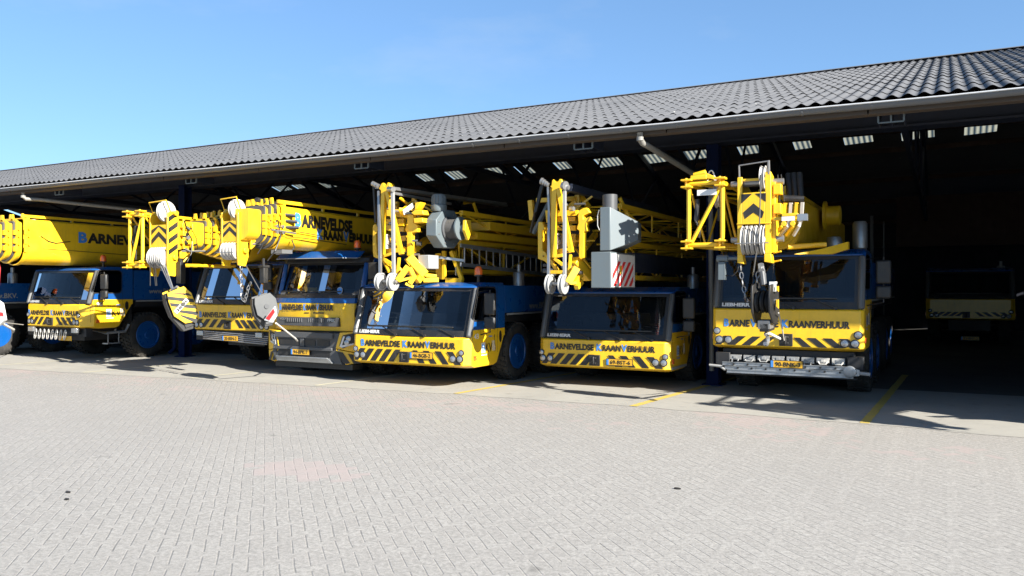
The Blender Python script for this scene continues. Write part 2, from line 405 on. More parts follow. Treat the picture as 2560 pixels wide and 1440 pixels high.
# ------------------------------------------------------------------ the long open shed
SH = thing('open_shed', (-7.2, 16.3, 0), 'long open fronted shed with dark corrugated roof, grey gutter and blue posts', 'shed')
YE, ZE, SLP = 12.75, 4.665, 0.283
RY0 = 27.18
ridge_y = lambda x: RY0 + 0.10 * x
zf = lambda y: ZE + SLP * (y - YE)
XL, XR = -46.0, 9.5
mb = MB(); PITCH = 0.205; NS = 8
ncol = int((XR - XL) / PITCH * NS)
xs = [XL + i * PITCH / NS for i in range(ncol + 1)]
course = 1.02; k = 0
random.seed(11)
while True:
    y0 = YE - 0.05 + k * course * 0.962
    if y0 > ridge_y(XR): break
    y1 = y0 + course * 0.962 + 0.12
    o = len(mb.v); cols = []
    lift_noise = {}
    for i, x in enumerate(xs):
        yr = ridge_y(x)
        sheet = int((x - XL) / (PITCH * 5))
        if sheet not in lift_noise: lift_noise[sheet] = (random.uniform(-0.006, 0.006), random.uniform(-0.012, 0.012))
        dz, dy = lift_noise[sheet]
        a = min(y0 + dy, yr); b = min(y1, yr)
        c = 0.023 * math.cos(2 * math.pi * i / NS)
        mb.v.append(Vector((x, a, zf(a) + c + 0.017 + dz))); mb.v.append(Vector((x, b, zf(b) + c + 0.002)))
        cols.append(y0 + 0.05 < yr)
    for i in range(ncol):
        if cols[i] and cols[i + 1]:
            mb.f.append([o + 2 * i, o + 2 * i + 2, o + 2 * i + 3, o + 2 * i + 1]); mb.m.append(0)
    k += 1
roof = mb.build('roof', ROOFM, SH, ang=60)
# ridge capping
mb = MB()
for x0 in [XL + 1.5 * i for i in range(int((XR - XL) / 1.5))]:
    x1 = x0 + 1.52
    pr_ = lambda x, dy, dz: Vector((x, ridge_y(x) + dy, zf(ridge_y(x)) + dz))
    mb.quad(pr_(x0, -.22, .0), pr_(x1, -.22, .0), pr_(x1, 0, .075), pr_(x0, 0, .075)); mb.quad(pr_(x0, 0, .075), pr_(x1, 0, .075), pr_(x1, .22, 0), pr_(x0, .22, 0))
mb.build('ridge_cap', ROOFM, roof)
# rear slope with translucent sheets
zb_ = lambda x, y: zf(ridge_y(x)) - SLP * (y - ridge_y(x))
def back_hit(px, py):
    d = RT * ((px - 1280) / FPX) + FW + UP * ((720 - py) / FPX)
    kk = (ZE - SLP * YE + 2 * SLP * RY0 - CAMH) / (d.z - 2 * SLP * 0.10 * d.x + SLP * d.y)
    return CAM + d * kk
SK = [(700, 468, 40), (740, 462, 26), (812, 460, 46), (1062, 443, 30), (1140, 437, 40), (1237, 429, 40), (1312, 424, 40), (1405, 412, 36), (1522, 405, 64), (1634, 396, 60), (1738, 386, 66),
      (1872, 373, 54), (2005, 360, 44), (2145, 346, 74), (2280, 336, 54), (2328, 330, 16), (2452, 320, 82)]
sk_x = []
for px, py, w in SK:
    a = back_hit(px - w / 2, py); b = back_hit(px + w / 2, py); sk_x.append((a.x, b.x, (a.y + b.y) / 2))
sk_x.sort()
ysk = lambda x: 31.2 + 0.11 * x * 0.5
mb = MB(); cuts = [XL]; holes = []
sky_list = []
for a, b, yc in sk_x:
    if a > cuts[-1] + 0.05: cuts += [a, b]; sky_list.append((a, b, yc))
cuts.append(XR)
YEND = 44.0
for i in range(len(cuts) - 1):
    xa, xb = cuts[i], cuts[i + 1]
    hole = i % 2 == 1
    n = max(1, int((xb - xa) / 1.5))
    for q in range(n):
        x0, x1 = xa + (xb - xa) * q / n, xa + (xb - xa) * (q + 1) / n
        yc = [s for s in sky_list if abs(s[0] - xa) < 1e-6][0][2] if hole else None
        segs = [(ridge_y, lambda x: YEND)] if not hole else [(ridge_y, lambda x: yc - .40), (lambda x: yc + .40, lambda x: YEND)]
        for fa, fb in segs:
            mb.quad((x0, fa(x0), zb_(x0, fa(x0))), (x1, fa(x1), zb_(x1, fa(x1))), (x1, fb(x1), zb_(x1, fb(x1))), (x0, fb(x0), zb_(x0, fb(x0))))
mb.build('rear_roof', ROOFM, SH)
for a, b, yc in sky_list:
    mb = MB(); n = max(6, int((b - a) / 0.18) * 8); o = 0
    for i in range(n + 1):
        x = a + (b - a) * i / n; c = 0.013 * math.cos(2 * math.pi * (x - a) / 0.18)
        for y in (yc - .44, yc + .44): mb.v.append(Vector((x, y, zb_(x, y) + c + .01)))
    for i in range(n): mb.f.append([2 * i, 2 * i + 2, 2 * i + 3, 2 * i + 1]); mb.m.append(0)
    mb.build('skylight', SKYL, SH, ang=60)
# purlins and rafters inside
for y in (14.4, 18, 20.3, 22.6):
    mb = MB(); mb.box(XL, XR, y - .05, y + .05, zf(y) - .24, zf(y) - .06); mb.build('purlin', DWOOD, SH)
n_ = len(sky_list); mx_ = sum((a + b) / 2 for a, b, c in sky_list) / n_; my_ = sum(c for a, b, c in sky_list) / n_
sl_ = sum(((a + b) / 2 - mx_) * (c - my_) for a, b, c in sky_list) / sum(((a + b) / 2 - mx_) ** 2 for a, b, c in sky_list)
for dy in (-3.4, -.75, .75, 3.4, 5.6, 8):
    mb = MB(); x = XL
    while x < XR:
        x1 = min(x + 6, XR); y0, y1 = [max(my_ + sl_ * (q - mx_) + dy, ridge_y(q) + .5) for q in (x, x1)]
        mb.bar((x, y0, zb_(x, y0) - .14), (x1, y1, zb_(x1, y1) - .14), .07, .17); x = x1
    mb.build('purlin', DWOOD, SH)
BR = [-30.2, -25.2, -20.27, -15.36, -10.42, -5.57, -0.72, 4.3]
for x in BR:
    mb = MB(); yr = ridge_y(x)
    mb.bar((x, 16.3, 5.15), (x, yr, zf(yr) - .38), .14, .22); mb.bar((x, yr, zf(yr) - .38), (x, 42, zb_(x, 42) - .38), .14, .22)
    mb.bar((x, 16.4, 4.95), (x, 40, 4.6), .09, .12)
    ys = [17.5 + 2.4 * i for i in range(10)]
    for i in range(9):
        top = lambda y: (zf(y) if y < yr else zb_(x, y)) - .42
        low = lambda y: 4.95 - .35 * (y - 16.4) / 23.6
        if i % 2: mb.bar((x, ys[i], low(ys[i])), (x, ys[i + 1], top(ys[i + 1])), .06)
        else: mb.bar((x, ys[i], top(ys[i])), (x, ys[i + 1], low(ys[i + 1])), .06)
    mb.build('roof_truss', NAVY, SH)
mb = MB(); mb.box(XL, XR, 16.15, 16.42, 4.86, 5.44); mb.box(XL, XR, 16.05, 16.5, 4.82, 4.86); mb.box(XL, XR, 16.05, 16.5, 5.44, 5.48)
mb.build('front_girder', NAVY, SH)
for X, Y in [(-34.0, 16.0), (-19.1, 16.0), (-4.14, 16.36), (10.8, 16.3)]:
    if X > XR: continue
    mb = MB(); mb.box(X - .12, X + .12, Y - .13, Y - .11, 0, 4.86); mb.box(X - .12, X + .12, Y + .11, Y + .13, 0, 4.86); mb.box(X - .012, X + .012, Y - .11, Y + .11, 0, 4.86)
    mb.box(X - .2, X + .2, Y - .2, Y + .2, 0.004, .03)
    p = mb.build('post', POSTB, SH)
mb = MB(); mb.pipe([(-19.35, 15.84, 2.6), (-19.35, 15.84, .25), (-19.4, 15.7, .1)], .05)
mb.build('drain_pipe', POSTB, SH)
for x in BR:
    mb = MB(); w = .17
    for dx in (-w, 0, w): mb.box(x + dx - .009, x + dx + .009, 13.05, 13.55, 4.38, 4.56)
    br_ = mb.build('canopy_bracket', NAVY, SH)  # plates navy, ends grey: shade under the canopy put into the colour
    mb = MB()
    for dx in (-w, 0, w): mb.box(x + dx - .013, x + dx + .013, 13.025, 13.05, 4.37, 4.57)
    mb.box(x - w, x + w, 13.03, 13.05, 4.355, 4.375); mb.build('bracket_end', GRY, br_)
# gutter
mb = MB(); n = 8; prof = [(12.67 + .06 * (1 - math.cos(math.pi * i / n)), 4.590 - .075 * math.sin(math.pi * i / n)) for i in range(n + 1)]
steps = [XL + i * 2.0 for i in range(int((XR - XL) / 2.0) + 1)]
random.seed(5)
wob = {x: random.uniform(-.012, .012) for x in steps}
for x0, x1 in zip(steps[:-1], steps[1:]):
    for (ya, za), (yb, zb2) in zip(prof[:-1], prof[1:]):
        mb.quad((x0, ya, za + wob[x0]), (x1, ya, za + wob[x1]), (x1, yb, zb2 + wob[x1]), (x0, yb, zb2 + wob[x0]))
gut = mb.build('gutter', GUT, SH, ang=50)
mb = MB(); mb.pipe([(x, 12.66, 4.600 + wob[x]) for x in steps], .012, 8); mb.build('gutter_lip', GLIP, gut)
x = XL + .4
while x < XR:
    mb = MB(); mb.loft([[(x - .015, ya - .005, za - .005), (x + .015, ya - .005, za - .005), (x + .015, ya, za), (x - .015, ya, za)] for ya, za in prof]); mb.build('gutter_strap', GUT, gut)
    x += .95
mb = MB(); x = XL
while x < XR:
    mb.box(x, x + 2.98, 12.80, 12.84, 4.46, 4.60); x += 3.0
mb.box(XL, XR, 12.84, 13.0, 4.46, 4.49)
mb.build('fascia_board', WOOD, SH, bevel=.004)
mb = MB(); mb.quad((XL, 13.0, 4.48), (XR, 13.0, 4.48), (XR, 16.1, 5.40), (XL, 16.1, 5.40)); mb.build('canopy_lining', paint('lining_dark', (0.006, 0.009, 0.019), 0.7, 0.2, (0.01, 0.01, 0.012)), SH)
def downpipe(pts):
    m_ = MB(); m_.pipe(pts, .05, 12)
    for p in (pts[1], pts[-2]): m_.tube(Vector(p) - Vector((0, 0, .03)), Vector(p) + Vector((0, 0, .03)), .058, 12)
    m_.build('downpipe', PIPEG, SH)
a0 = at(1600, 332, 12.72); a3 = Vector((-4.14, 16.1, at(1785, 461, 16.1).z))
downpipe([a0, a0 + Vector((0, 0, -.10)), a0 + Vector((.02, .06, -.16)), a0 + (a3 - a0) * .12 + Vector((0, 0, -.12)), a3, a3 - Vector((0, 0, .3)), Vector((-4.14, 16.18, .3))])
a0 = at(58, 482, 12.72); a3 = Vector((-19.35, 15.84, at(452, 534, 15.84).z))
downpipe([a0, a0 + Vector((0, 0, -.10)), a0 + Vector((.04, .05, -.16)), a0 + (a3 - a0) * .10 + Vector((0, 0, -.12)), a3, a3 - Vector((0, 0, .3)), Vector((-19.35, 15.84, 2.5))])
# walls
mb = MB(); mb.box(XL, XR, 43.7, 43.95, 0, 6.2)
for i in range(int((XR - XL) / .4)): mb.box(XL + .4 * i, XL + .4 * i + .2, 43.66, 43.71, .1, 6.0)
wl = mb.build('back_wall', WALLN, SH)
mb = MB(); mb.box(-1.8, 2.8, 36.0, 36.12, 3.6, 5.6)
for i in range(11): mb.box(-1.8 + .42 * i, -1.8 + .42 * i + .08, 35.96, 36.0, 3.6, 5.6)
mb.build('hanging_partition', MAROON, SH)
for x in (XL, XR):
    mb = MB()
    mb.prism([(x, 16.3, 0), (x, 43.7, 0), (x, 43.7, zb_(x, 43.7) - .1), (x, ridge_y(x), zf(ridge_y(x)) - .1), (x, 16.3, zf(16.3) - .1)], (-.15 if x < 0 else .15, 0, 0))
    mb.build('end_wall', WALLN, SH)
mb = MB()
mb.box(-2.3, -2.2, 30, 30.1, 0, 4.4); mb.box(-1.9, -1.86, 30, 30.05, 0, 4.2)
mb.build('inner_post', PILL, SH)
# ================================================================== CRANE PARTS
def wheel(root, xo, y, r, side=1, w=.40, treads=True):
    """outer face at x = xo, side = +1 when the outer face looks to +x"""
    s = side; c = Vector((xo - s * w, y, r))
    mb = MB()
    prof = [(r * .60, .03 * 1), (r * .66, .01), (r * .86, .0), (r * .95, .025), (r * .985, .06), (r, w / 2), (r * .985, w - .06), (r * .95, w - .025), (r * .86, w), (r * .66, w - .01), (r * .60, w - .03), (r * .55, w - .10)]
    mb.lathe(c, (s, 0, 0), prof, 40)
    if treads:
        n = 34
        for i in range(n):
            a = 2 * math.pi * i / n
            for q in range(3):
                t0, t1 = [(0.02, .15), (.16, .27), (.28, .38)][q]
                aa = a + (math.pi / n if q == 1 else 0)
                e = Vector((0, math.cos(aa), math.sin(aa))); tdir = Vector((0, -math.sin(aa), math.cos(aa)))
                p = c + e * (r - .012)
                off = tdir * (.03 if q == 0 else -.03 if q == 2 else 0)
                rr = r * .965 if q != 1 else r
                mb.bar(p + Vector((s * t0, 0, 0)) + off, p + Vector((s * t1, 0, 0)), .062, .05, up=e)
    t = mb.build('wheel', TYRE, root, ang=40)
    mb = MB()
    cc = Vector((xo, y, r))
    mb.lathe(cc - Vector((s * .03, 0, 0)), (s, 0, 0), [(r * .62, 0), (r * .60, .02), (r * .54, .02), (r * .50, -.03), (r * .46, -.06), (r * .30, -.07), (r * .28, -.02), (r * .18, -.005), (r * .16, .02), (.001, .022)], 36)
    for i in range(10):
        a = 2 * math.pi * i / 10; p = cc + Vector((-s * .1, math.cos(a) * r * .37, math.sin(a) * r * .37))
        mb.tube(p, p + Vector((s * .035, 0, 0)), .022, 6)
    mb.build('rim', BLU, t, ang=40)
    return t

def lamp(root, c, r=.06, name='headlight'):
    mb = MB(); mb.lathe(Vector(c) + Vector((0, .02, 0)), (0, -1, 0), [(r * 1.18, 0), (r * 1.18, .028), (r, .034), (r, .022)], 20, 1)
    mb.lathe(Vector(c) + Vector((0, .0, 0)), (0, -1, 0), [(r, .0), (r * .9, .014), (r * .5, .024), (.001, .027)], 20, 0)
    return mb.build(name, [LENS, PLAS], root)

def plate(root, c, txt, w=.52, h=.112):
    """c = centre of the front"""
    c = Vector(c); mb = MB()
    mb.box(c.x - w / 2 - .012, c.x + w / 2 + .012, c.y, c.y + .012, c.z - h / 2 - .012, c.z + h / 2 + .012, 1)
    mb.box(c.x - w / 2 + .045, c.x + w / 2, c.y - .004, c.y, c.z - h / 2, c.z + h / 2, 0)
    mb.box(c.x - w / 2, c.x - w / 2 + .045, c.y - .004, c.y, c.z - h / 2, c.z + h / 2, 2)
    p = mb.build('number_plate', [PLATEY, PLAS, SIGNBLUE], root)
    mb = MB(); write(mb, [(t, 1, 0) for t in [txt]], (c.x - w / 2 + .075, c.y - .004, c.z - .036), XA, ZA, w - .11, .074, .02)
    mb.build('number_lettering', BLK, p)
    return p

def hazard(root, x0, x1, z0, z1, y, nl, nr, sw=.145, lean=.19, gapc=.17, yfun=None):
    mb = MB(); xm = (x0 + x1) / 2
    def strips(a, b, n, s):
        step = (b - a) / n
        for i in range(n):
            xa = a + step * i + step * .12
            for xx in [(xa, xa + sw)]:
                p = [(xx[0] - s * lean / 2, z0), (xx[1] - s * lean / 2, z0), (xx[1] + s * lean / 2, z1), (xx[0] + s * lean / 2, z1)]
                p = [(min(max(u, a - .03), b + .03), v) for u, v in p]
                mb.poly([(u, y, v) for u, v in p], 0)
    strips(x0, xm - gapc, nl, 1); strips(xm + gapc, x1, nr, -1)
    return mb.build('hazard_stripe', BLK, root)

def beacon(root, c, r=.085):
    c = Vector(c); mb = MB(); mb.tube(c - Vector((0, 0, .12)), c, .03, 8); mb.lathe(c, ZA, [(r, 0), (r, .03), (.001, .03)], 18)
    b = mb.build('beacon', PLAS, root)
    mb = MB(); mb.lathe(c + Vector((0, 0, .03)), ZA, [(r * .92, 0), (r * .95, .06), (r * .85, .13), (r * .5, .165), (.001, .17)], 18)
    mb.build('orange_lamp', ORG, b)
    return b

def mirror_pair(root, x, y, z0, z1, s=1, two=True):
    m_ = MB(); xo = x + s * .27
    m_.pipe([(x, y, z1 + .02), (xo, y - .06, z1 + .05), (xo, y - .06, z0 - .06), (x, y + .05, z0 - .12)], .014, 6)
    arm = m_.build('mirror_arm', PLAS, root)
    hs = [(z0 + (z1 - z0) * .38, z1), (z0, z0 + (z1 - z0) * .34)] if two else [(z0, z1)]
    for a, b in hs:
        mb = MB(); mb.box(xo - .12, xo + .12, y - .11, y - .01, a, b)
        h = mb.build('mirror', PLAS, arm, bevel=.035)
    return arm

def wiper(root, p0, p1, tip_dir):
    mb = MB(); p0 = Vector(p0); p1 = Vector(p1); t = Vector(tip_dir)
    mb.tube(p0 + Vector((0, .02, 0)), p0 + Vector((0, -.02, 0)), .028, 8)
    mb.bar(p0, p1, .026, .012); mb.bar(p1 - t * .38, p1 + t * .38, .022, .022)
    return mb.build('wiper', BLK, root)

def cab(root, xc, yf, W, zb, zh, zw, zr, yb=1.5, ch=.12, lean=.30, zs=None, bulge=.05, yr0=1.1, dark_low=None, firm=FIRM, maker=True,
        txt=(.12, .84, .115), haz=(.08, .22, 5, 4), lights=(), plate_c=None, plate_t='', mirrors=True, number=None, wip=3, sock=True, beac=True, name_z=None, sidewin=(.18, 1.05)):
    x0, x1 = xc - W / 2, xc + W / 2
    zs = zs or zh + .15
    def ring(z, dy, yr, inset=0):
        return [(x0 + inset, yf + yr, z), (x0 + inset, yf + ch + dy, z), (x0 + ch + inset * .5, yf + dy, z), (x1 - ch - inset * .5, yf + dy, z), (x1 - inset, yf + ch + dy, z), (x1 - inset, yf + yr, z)]
    mb = MB()
    mb.loft([ring(zb - .05, .16, yr0 - .1, .03), ring(zb, .0, yr0), ring(zh, .02, yb - .03), ring(zh + .02, .06, yb - .03, .02)])
    yfz = lambda z: yf + .07 + lean * max(0, (z - zh)) / (zw - zh)
    low = mb.build('cab_body', YEL, root, bevel=.018)
    # side panels: yellow up to zs, blue above
    for s, xx in ((1, x1), (-1, x0)):
        mb = MB(); v = (-s * .05, 0, 0)
        mb.prism([(xx, yfz(zh) + ch * .55, zh + .003), (xx, yf + yb, zh + .003), (xx, yf + yb, zs), (xx, yfz(zs) + ch * .55, zs)], v, 0)
        mb.prism([(xx, yfz(zs) + ch * .55, zs + .001), (xx, yf + yb, zs + .001), (xx, yf + yb, zr - .05), (xx, yfz(zw) + ch * .5 + .08, zr - .05), (xx, yfz(zw) + ch * .55 - .02, zw)], v, 1)
        mb.build('cab_side', [YEL, BLU], root, bevel=.008)
        # window
        y0, y1, z0, z1 = yf + sidewin[0], yf + sidewin[1], zs + .19, zr - .11
        if zs - zh < .05: z0 = zs + .12
        def rr(ya, yb_, za, zb_, r, lean_):
            pts = []
            for cx, cz, a0 in ((yb_ - r, za + r, -90), (yb_ - r, zb_ - r, 0), (ya + r + lean_, zb_ - r, 90), (ya + r, za + r, 180)):
                for q in range(5):
                    a = R(a0 + 22.5 * q); pts.append((cx + math.cos(a) * r, cz + math.sin(a) * r))
            return pts
        ln = .16
        mb = MB(); mb.prism([(xx + s * .004, u, w_) for u, w_ in rr(y0 - .03, y1 + .03, z0 - .03, z1 + .03, .11, ln)], (-s * .002, 0, 0)); wf = mb.build('side_window', BLK, root)
        mb = MB(); mb.prism([(xx + s * .007, u, w_) for u, w_ in rr(y0, y1, z0, z1, .09, ln)], (-s * .002, 0, 0)); mb.build('window_glass', DGLASS, wf)
        # door outline and handle
        mb = MB()
        mb.box(xx - .001, xx + s * .0015, yf + .16, yf + .167, zb + .12, zs, 0) if s > 0 else None
        mb.box(min(xx, xx + s * .0015), max(xx, xx + s * .0015), yf + yb - .32, yf + yb - .313, zb + .2, zr - .08, 0)
        mb.prism([(xx + s * .003, yf + yb - .19 + .055 * math.cos(2 * math.pi * q / 16), zs - .17 + .12 * math.sin(2 * math.pi * q / 16)) for q in range(16)], (-s * .004, 0, 0), 0)
        mb.build('door_handle', BLK, root)
        mb = MB(); mb.box(min(xx, xx + s * .02), max(xx, xx + s * .02), yf + .06 + ch, yf + .16 + ch, zb + .10, zb + .15); mb.box(min(xx, xx + s * .02), max(xx, xx + s * .02), yf + .06 + ch, yf + .16 + ch, zb + .16, zb + .19)
        mb.build('indicator', ORG, root)
    # roof, back, pillars
    mb = MB(); vy = yfz(zw) - .03
    mb.loft([[(x0 + .03, yf + yb, z), (x0 + .03, vy + ch * .5 + q, z), (x0 + .15, vy - bulge * .4 + q, z), (xc, vy - bulge + q, z), (x1 - .15, vy - bulge * .4 + q, z), (x1 - .03, vy + ch * .5 + q, z), (x1 - .03, yf + yb, z)] for z, q in ((zw, 0.0), (zw + (zr - zw) * .25, .01), (zr, .26))])
    mb.build('cab_roof', BLU, root, bevel=.015)
    mb = MB(); mb.box(x0 + .05, x1 - .05, yf + yb - .05, yf + yb, zb + .1, zw); mb.build('cab_rear', CHAS, root)
    mb = MB(); mb.box(x0 + .06, x1 - .06, yf + .12, yf + yb - .06, zh - .02 + .045, zh + .06); mb.build('cab_floor', CHAS, root)
    for s, xx in ((1, x1), (-1, x0)):
        mb = MB(); mb.bar((xx - s * .055, yfz(zh) + ch * .28, zh + .02), (xx - s * .055, yfz(zw) + ch * .28, zw), .11, .11, up=(s * .7, -1, 0)); mb.build('pillar', PILL, root, bevel=.035)
    # windscreen
    xa, xb = x0 + .09, x1 - .09
    S = lambda u, v: Vector((xa + (xb - xa) * u + (.0 if v < 0 else 0), yfz(zh + (zw - zh) * v) - .0 + ch * .25 * (2 * u - 1) ** 2 - bulge * (1 - (2 * u - 1) ** 2), zh + .02 + (zw - zh - .02) * v))
    mb = MB(); n = 10
    for i in range(n): mb.quad(S(i / n, 0), S((i + 1) / n, 0), S((i + 1) / n, 1), S(i / n, 1))
    ws = mb.build('windscreen', GLASS, root, ang=60)
    mb = MB(); nv = Vector((0, -.005, .002))
    def patch(u0, u1, v0, v1):
        for i in range(n):
            a, b = u0 + (u1 - u0) * i / n, u0 + (u1 - u0) * (i + 1) / n
            mb.quad(S(a, v0) + nv, S(b, v0) + nv, S(b, v1) + nv, S(a, v1) + nv)
    patch(0, 1, 0, .13); patch(0, 1, .93, 1); patch(0, .03, .13, .93); patch(.97, 1, .13, .93)
    mb.build('windscreen_surround', BLK, ws)
    if maker:
        mb = MB(); p = S(.03, .035) + nv * 1.6; ru = (S(.2, .035) - S(.03, .035)).normalized(); uu = (S(.1, .2) - S(.1, 0)).normalized()
        write(mb, [('LIEBHERR', 1, 0)], p, ru, uu, W * .20, .065 * (zw - zh), .05); mb.build('maker_lettering', WHT, ws)
    us = [.40, .66, .90][:wip] if wip == 3 else [.56, .85]
    for u in us:
        a = S(u, .02) + Vector((0, -.03, 0)); b = S(u - .16, .20) + Vector((0, -.022, 0)); d = (S(u, .20) - S(u - .3, .20)).normalized()
        wiper(root, a, b, d)
    # interior
    mb = MB(); mb.prism([(x0 + .1, yf + .13, zh + .06), (x0 + .1, yf + .50, zh + .06), (x0 + .1, yf + .46, zh + .25), (x0 + .1, yf + .2, zh + .22)], (W - .2, 0, 0)); mb.build('dashboard', DGRY, root, bevel=.03)
    for sx in (-.62, .62):
        mb = MB(); cx = xc + sx; mb.box(cx - .25, cx + .25, yf + .72, yf + 1.2, zh + .12, zh + .28); mb.box(cx - .24, cx + .24, yf + 1.12, yf + 1.27, zh + .26, min(zh + .85, zw - .1)); mb.box(cx - .13, cx + .13, yf + 1.14, yf + 1.24, min(zh + .85, zw - .1), min(zh + 1.05, zw - .02))
        mb.build('seat', SEAT, root, bevel=.04)
    mb = MB(); c = Vector((xc - .62, yf + .52, zh + .36)); ax = Vector((0, .5, .85)).normalized(); a, b = mb.frame(ax)
    mb.pipe([c + (a * math.cos(2 * math.pi * i / 20) + b * math.sin(2 * math.pi * i / 20)) * .21 for i in range(20)], .016, 6, closed=True); mb.bar(c - a * .2, c + a * .2, .05, .02); mb.tube(c, c - ax * .25, .03)
    mb.build('steering_wheel', BLK, root)
    # lettering and stripes
    if firm:
        tz, tw, th = txt[0], txt[1], txt[2]
        mb = MB(); write(mb, firm, (xc - W * tw / 2, yf + .012 - .003, zb + tz), XA, ZA, W * tw, th * 1.12, .045); mb.build('company_lettering', [BLK, SIGNBLUE], root)
    hz0, hz1, nl, nr = haz
    hazard(root, x0 + ch + .02, x1 - ch - .02, zb + hz0, zb + hz1, yf - .004 + .004 * 0 + .0, nl, nr)
    for (lx, lz, r) in lights:
        lamp(root, (xc + lx, yf + .0, zb + lz), r)
    if sock:
        mb = MB(); sx = xc + sock if sock is not True else xc - .1
        mb.box(sx - .11, sx + .11, yf - .03, yf + .02, zb + .02, zb + .23); mb.tube((sx, yf - .09, zb + .05), (sx, yf - .09, zb + .2), .022, 8)
        mb.box(sx - .05, sx + .05, yf - .10, yf - .03, zb + .16, zb + .19); mb.box(sx - .05, sx + .05, yf - .10, yf - .03, zb + .06, zb + .09)
        mb.build('tow_coupling', BLK, root, bevel=.006)
    if plate_c: plate(root, plate_c, plate_t)
    if number:
        mb = MB(); write(mb, [(number, 1, 0)], (x1 + .001, yf + ch + .08, zs - .17), YA, ZA, .17, .10, .02); mb.build('fleet_number', WHT, root)
    # door emblem: white box, letters, hook drawing
    mb = MB(); ey, ez = yf + ch + .36, zs - .46
    mb.quad((x1 + .003, ey, ez), (x1 + .003, ey + .15, ez), (x1 + .003, ey + .15, ez + .2), (x1 + .003, ey, ez + .2), 1)
    write(mb, [('B', 1, 2)], (x1 + .004, ey + .03, ez + .03), YA, ZA, .09, .14, .02)
    write(mb, [('KV', 1, 0)], (x1 + .002, ey + .17, ez + .01), YA, ZA, .26, .18, .01)
    mb.box(x1 + .001, x1 + .003, ey, ey + .22, ez - .05, ez - .03, 2)
    for q in range(3): mb.prism([(x1 + .003, ey + .44 + q * .045, ez + .02 - .0), (x1 + .003, ey + .46 + q * .045, ez + .02), (x1 + .003, ey + .44 + q * .045, ez + .22), (x1 + .003, ey + .42 + q * .045, ez + .22)], (-.002, 0, 0), 1)
    mb.pipe([(x1 + .003, ey + .52, ez + .34), (x1 + .003, ey + .53, ez + .16), (x1 + .003, ey + .56, ez + .05), (x1 + .003, ey + .53, ez + .0)], .007, 5, 0)
    mb.box(x1 + .001, x1 + .003, ey + .30, ey + .42, ez + .30, ez + .325, 2)
    mb.build('door_emblem', [BLK, WHT, SIGNBLUE], root)
    if mirrors:
        mirror_pair(root, x1, yf + .42, zs + .02, zr - .20, 1)
    if beac: beacon(root, (x1 - .14, yf + .62, zr + .12))
    return dict(S=S, x0=x0, x1=x1)

def carrier(root, xc, yf, W, zs, zr, yb=1.5, L=9.5, wheels=(2.1, 3.75, 6.6, 8.2), r=.63, www=None, wz=None, www_y=1.9, wx=.16, exhaust=True):
    x0, x1 = xc - W / 2 + .03, xc + W / 2 - .03
    mb = MB(); mb.box(x0, x1, yf + yb + .02, yf + L, zs, zr - .06)
    for i in range(4): mb.box(x1 - .002, x1 + .002, yf + yb + .9 + 1.6 * i, yf + yb + .91 + 1.6 * i, zs + .03, zr - .1)
    b = mb.build('carrier_body', BLU, root, bevel=.025)
    mb = MB(); mb.box(x1 - .01, x1 + .012, yf + yb + .1, yf + L - .1, zs - .05, zs - .012); mb.box(x0 - .012, x0 + .01, yf + yb + .1, yf + L - .1, zs - .05, zs - .012); mb.build('carrier_trim', LGRY, root)
    mb = MB(); mb.box(xc - .62, xc + .62, yf + .5, yf + L, .52, zs); mb.box(x0 + .05, x1 - .05, yf + yb + .1, yf + L - .1, zs - .2, zs - .001)
    for y in wheels: mb.tube((xc - W / 2 + .3, yf + y, r), (xc + W / 2 - .3, yf + y, r), .12, 10); mb.tube((xc, yf + y, r), (xc + .01, yf + y, r), .25, 12)
    mb.build('chassis', CHAS, root)
    for i, y in enumerate(wheels):
        for s in (1, -1): wheel(root, xc + s * (W / 2 - .03), yf + y, r, s, treads=(i < 2))
    if www:
        mb = MB(); write(mb, [(www, 1, 0)], (x1 + .001, yf + www_y, wz or zs + .12), YA, ZA, wx * len(www), .14, .03); mb.build('web_lettering', LGRY, b)
    if exhaust:
        mb = MB(); c = Vector((x1 - .25, yf + 2.6, zr - .06)); mb.lathe(c, ZA, [(.13, 0), (.13, .26), (.11, .30), (.05, .31), (.05, .46), (.04, .46)], 16); mb.build('exhaust', STEEL, root)

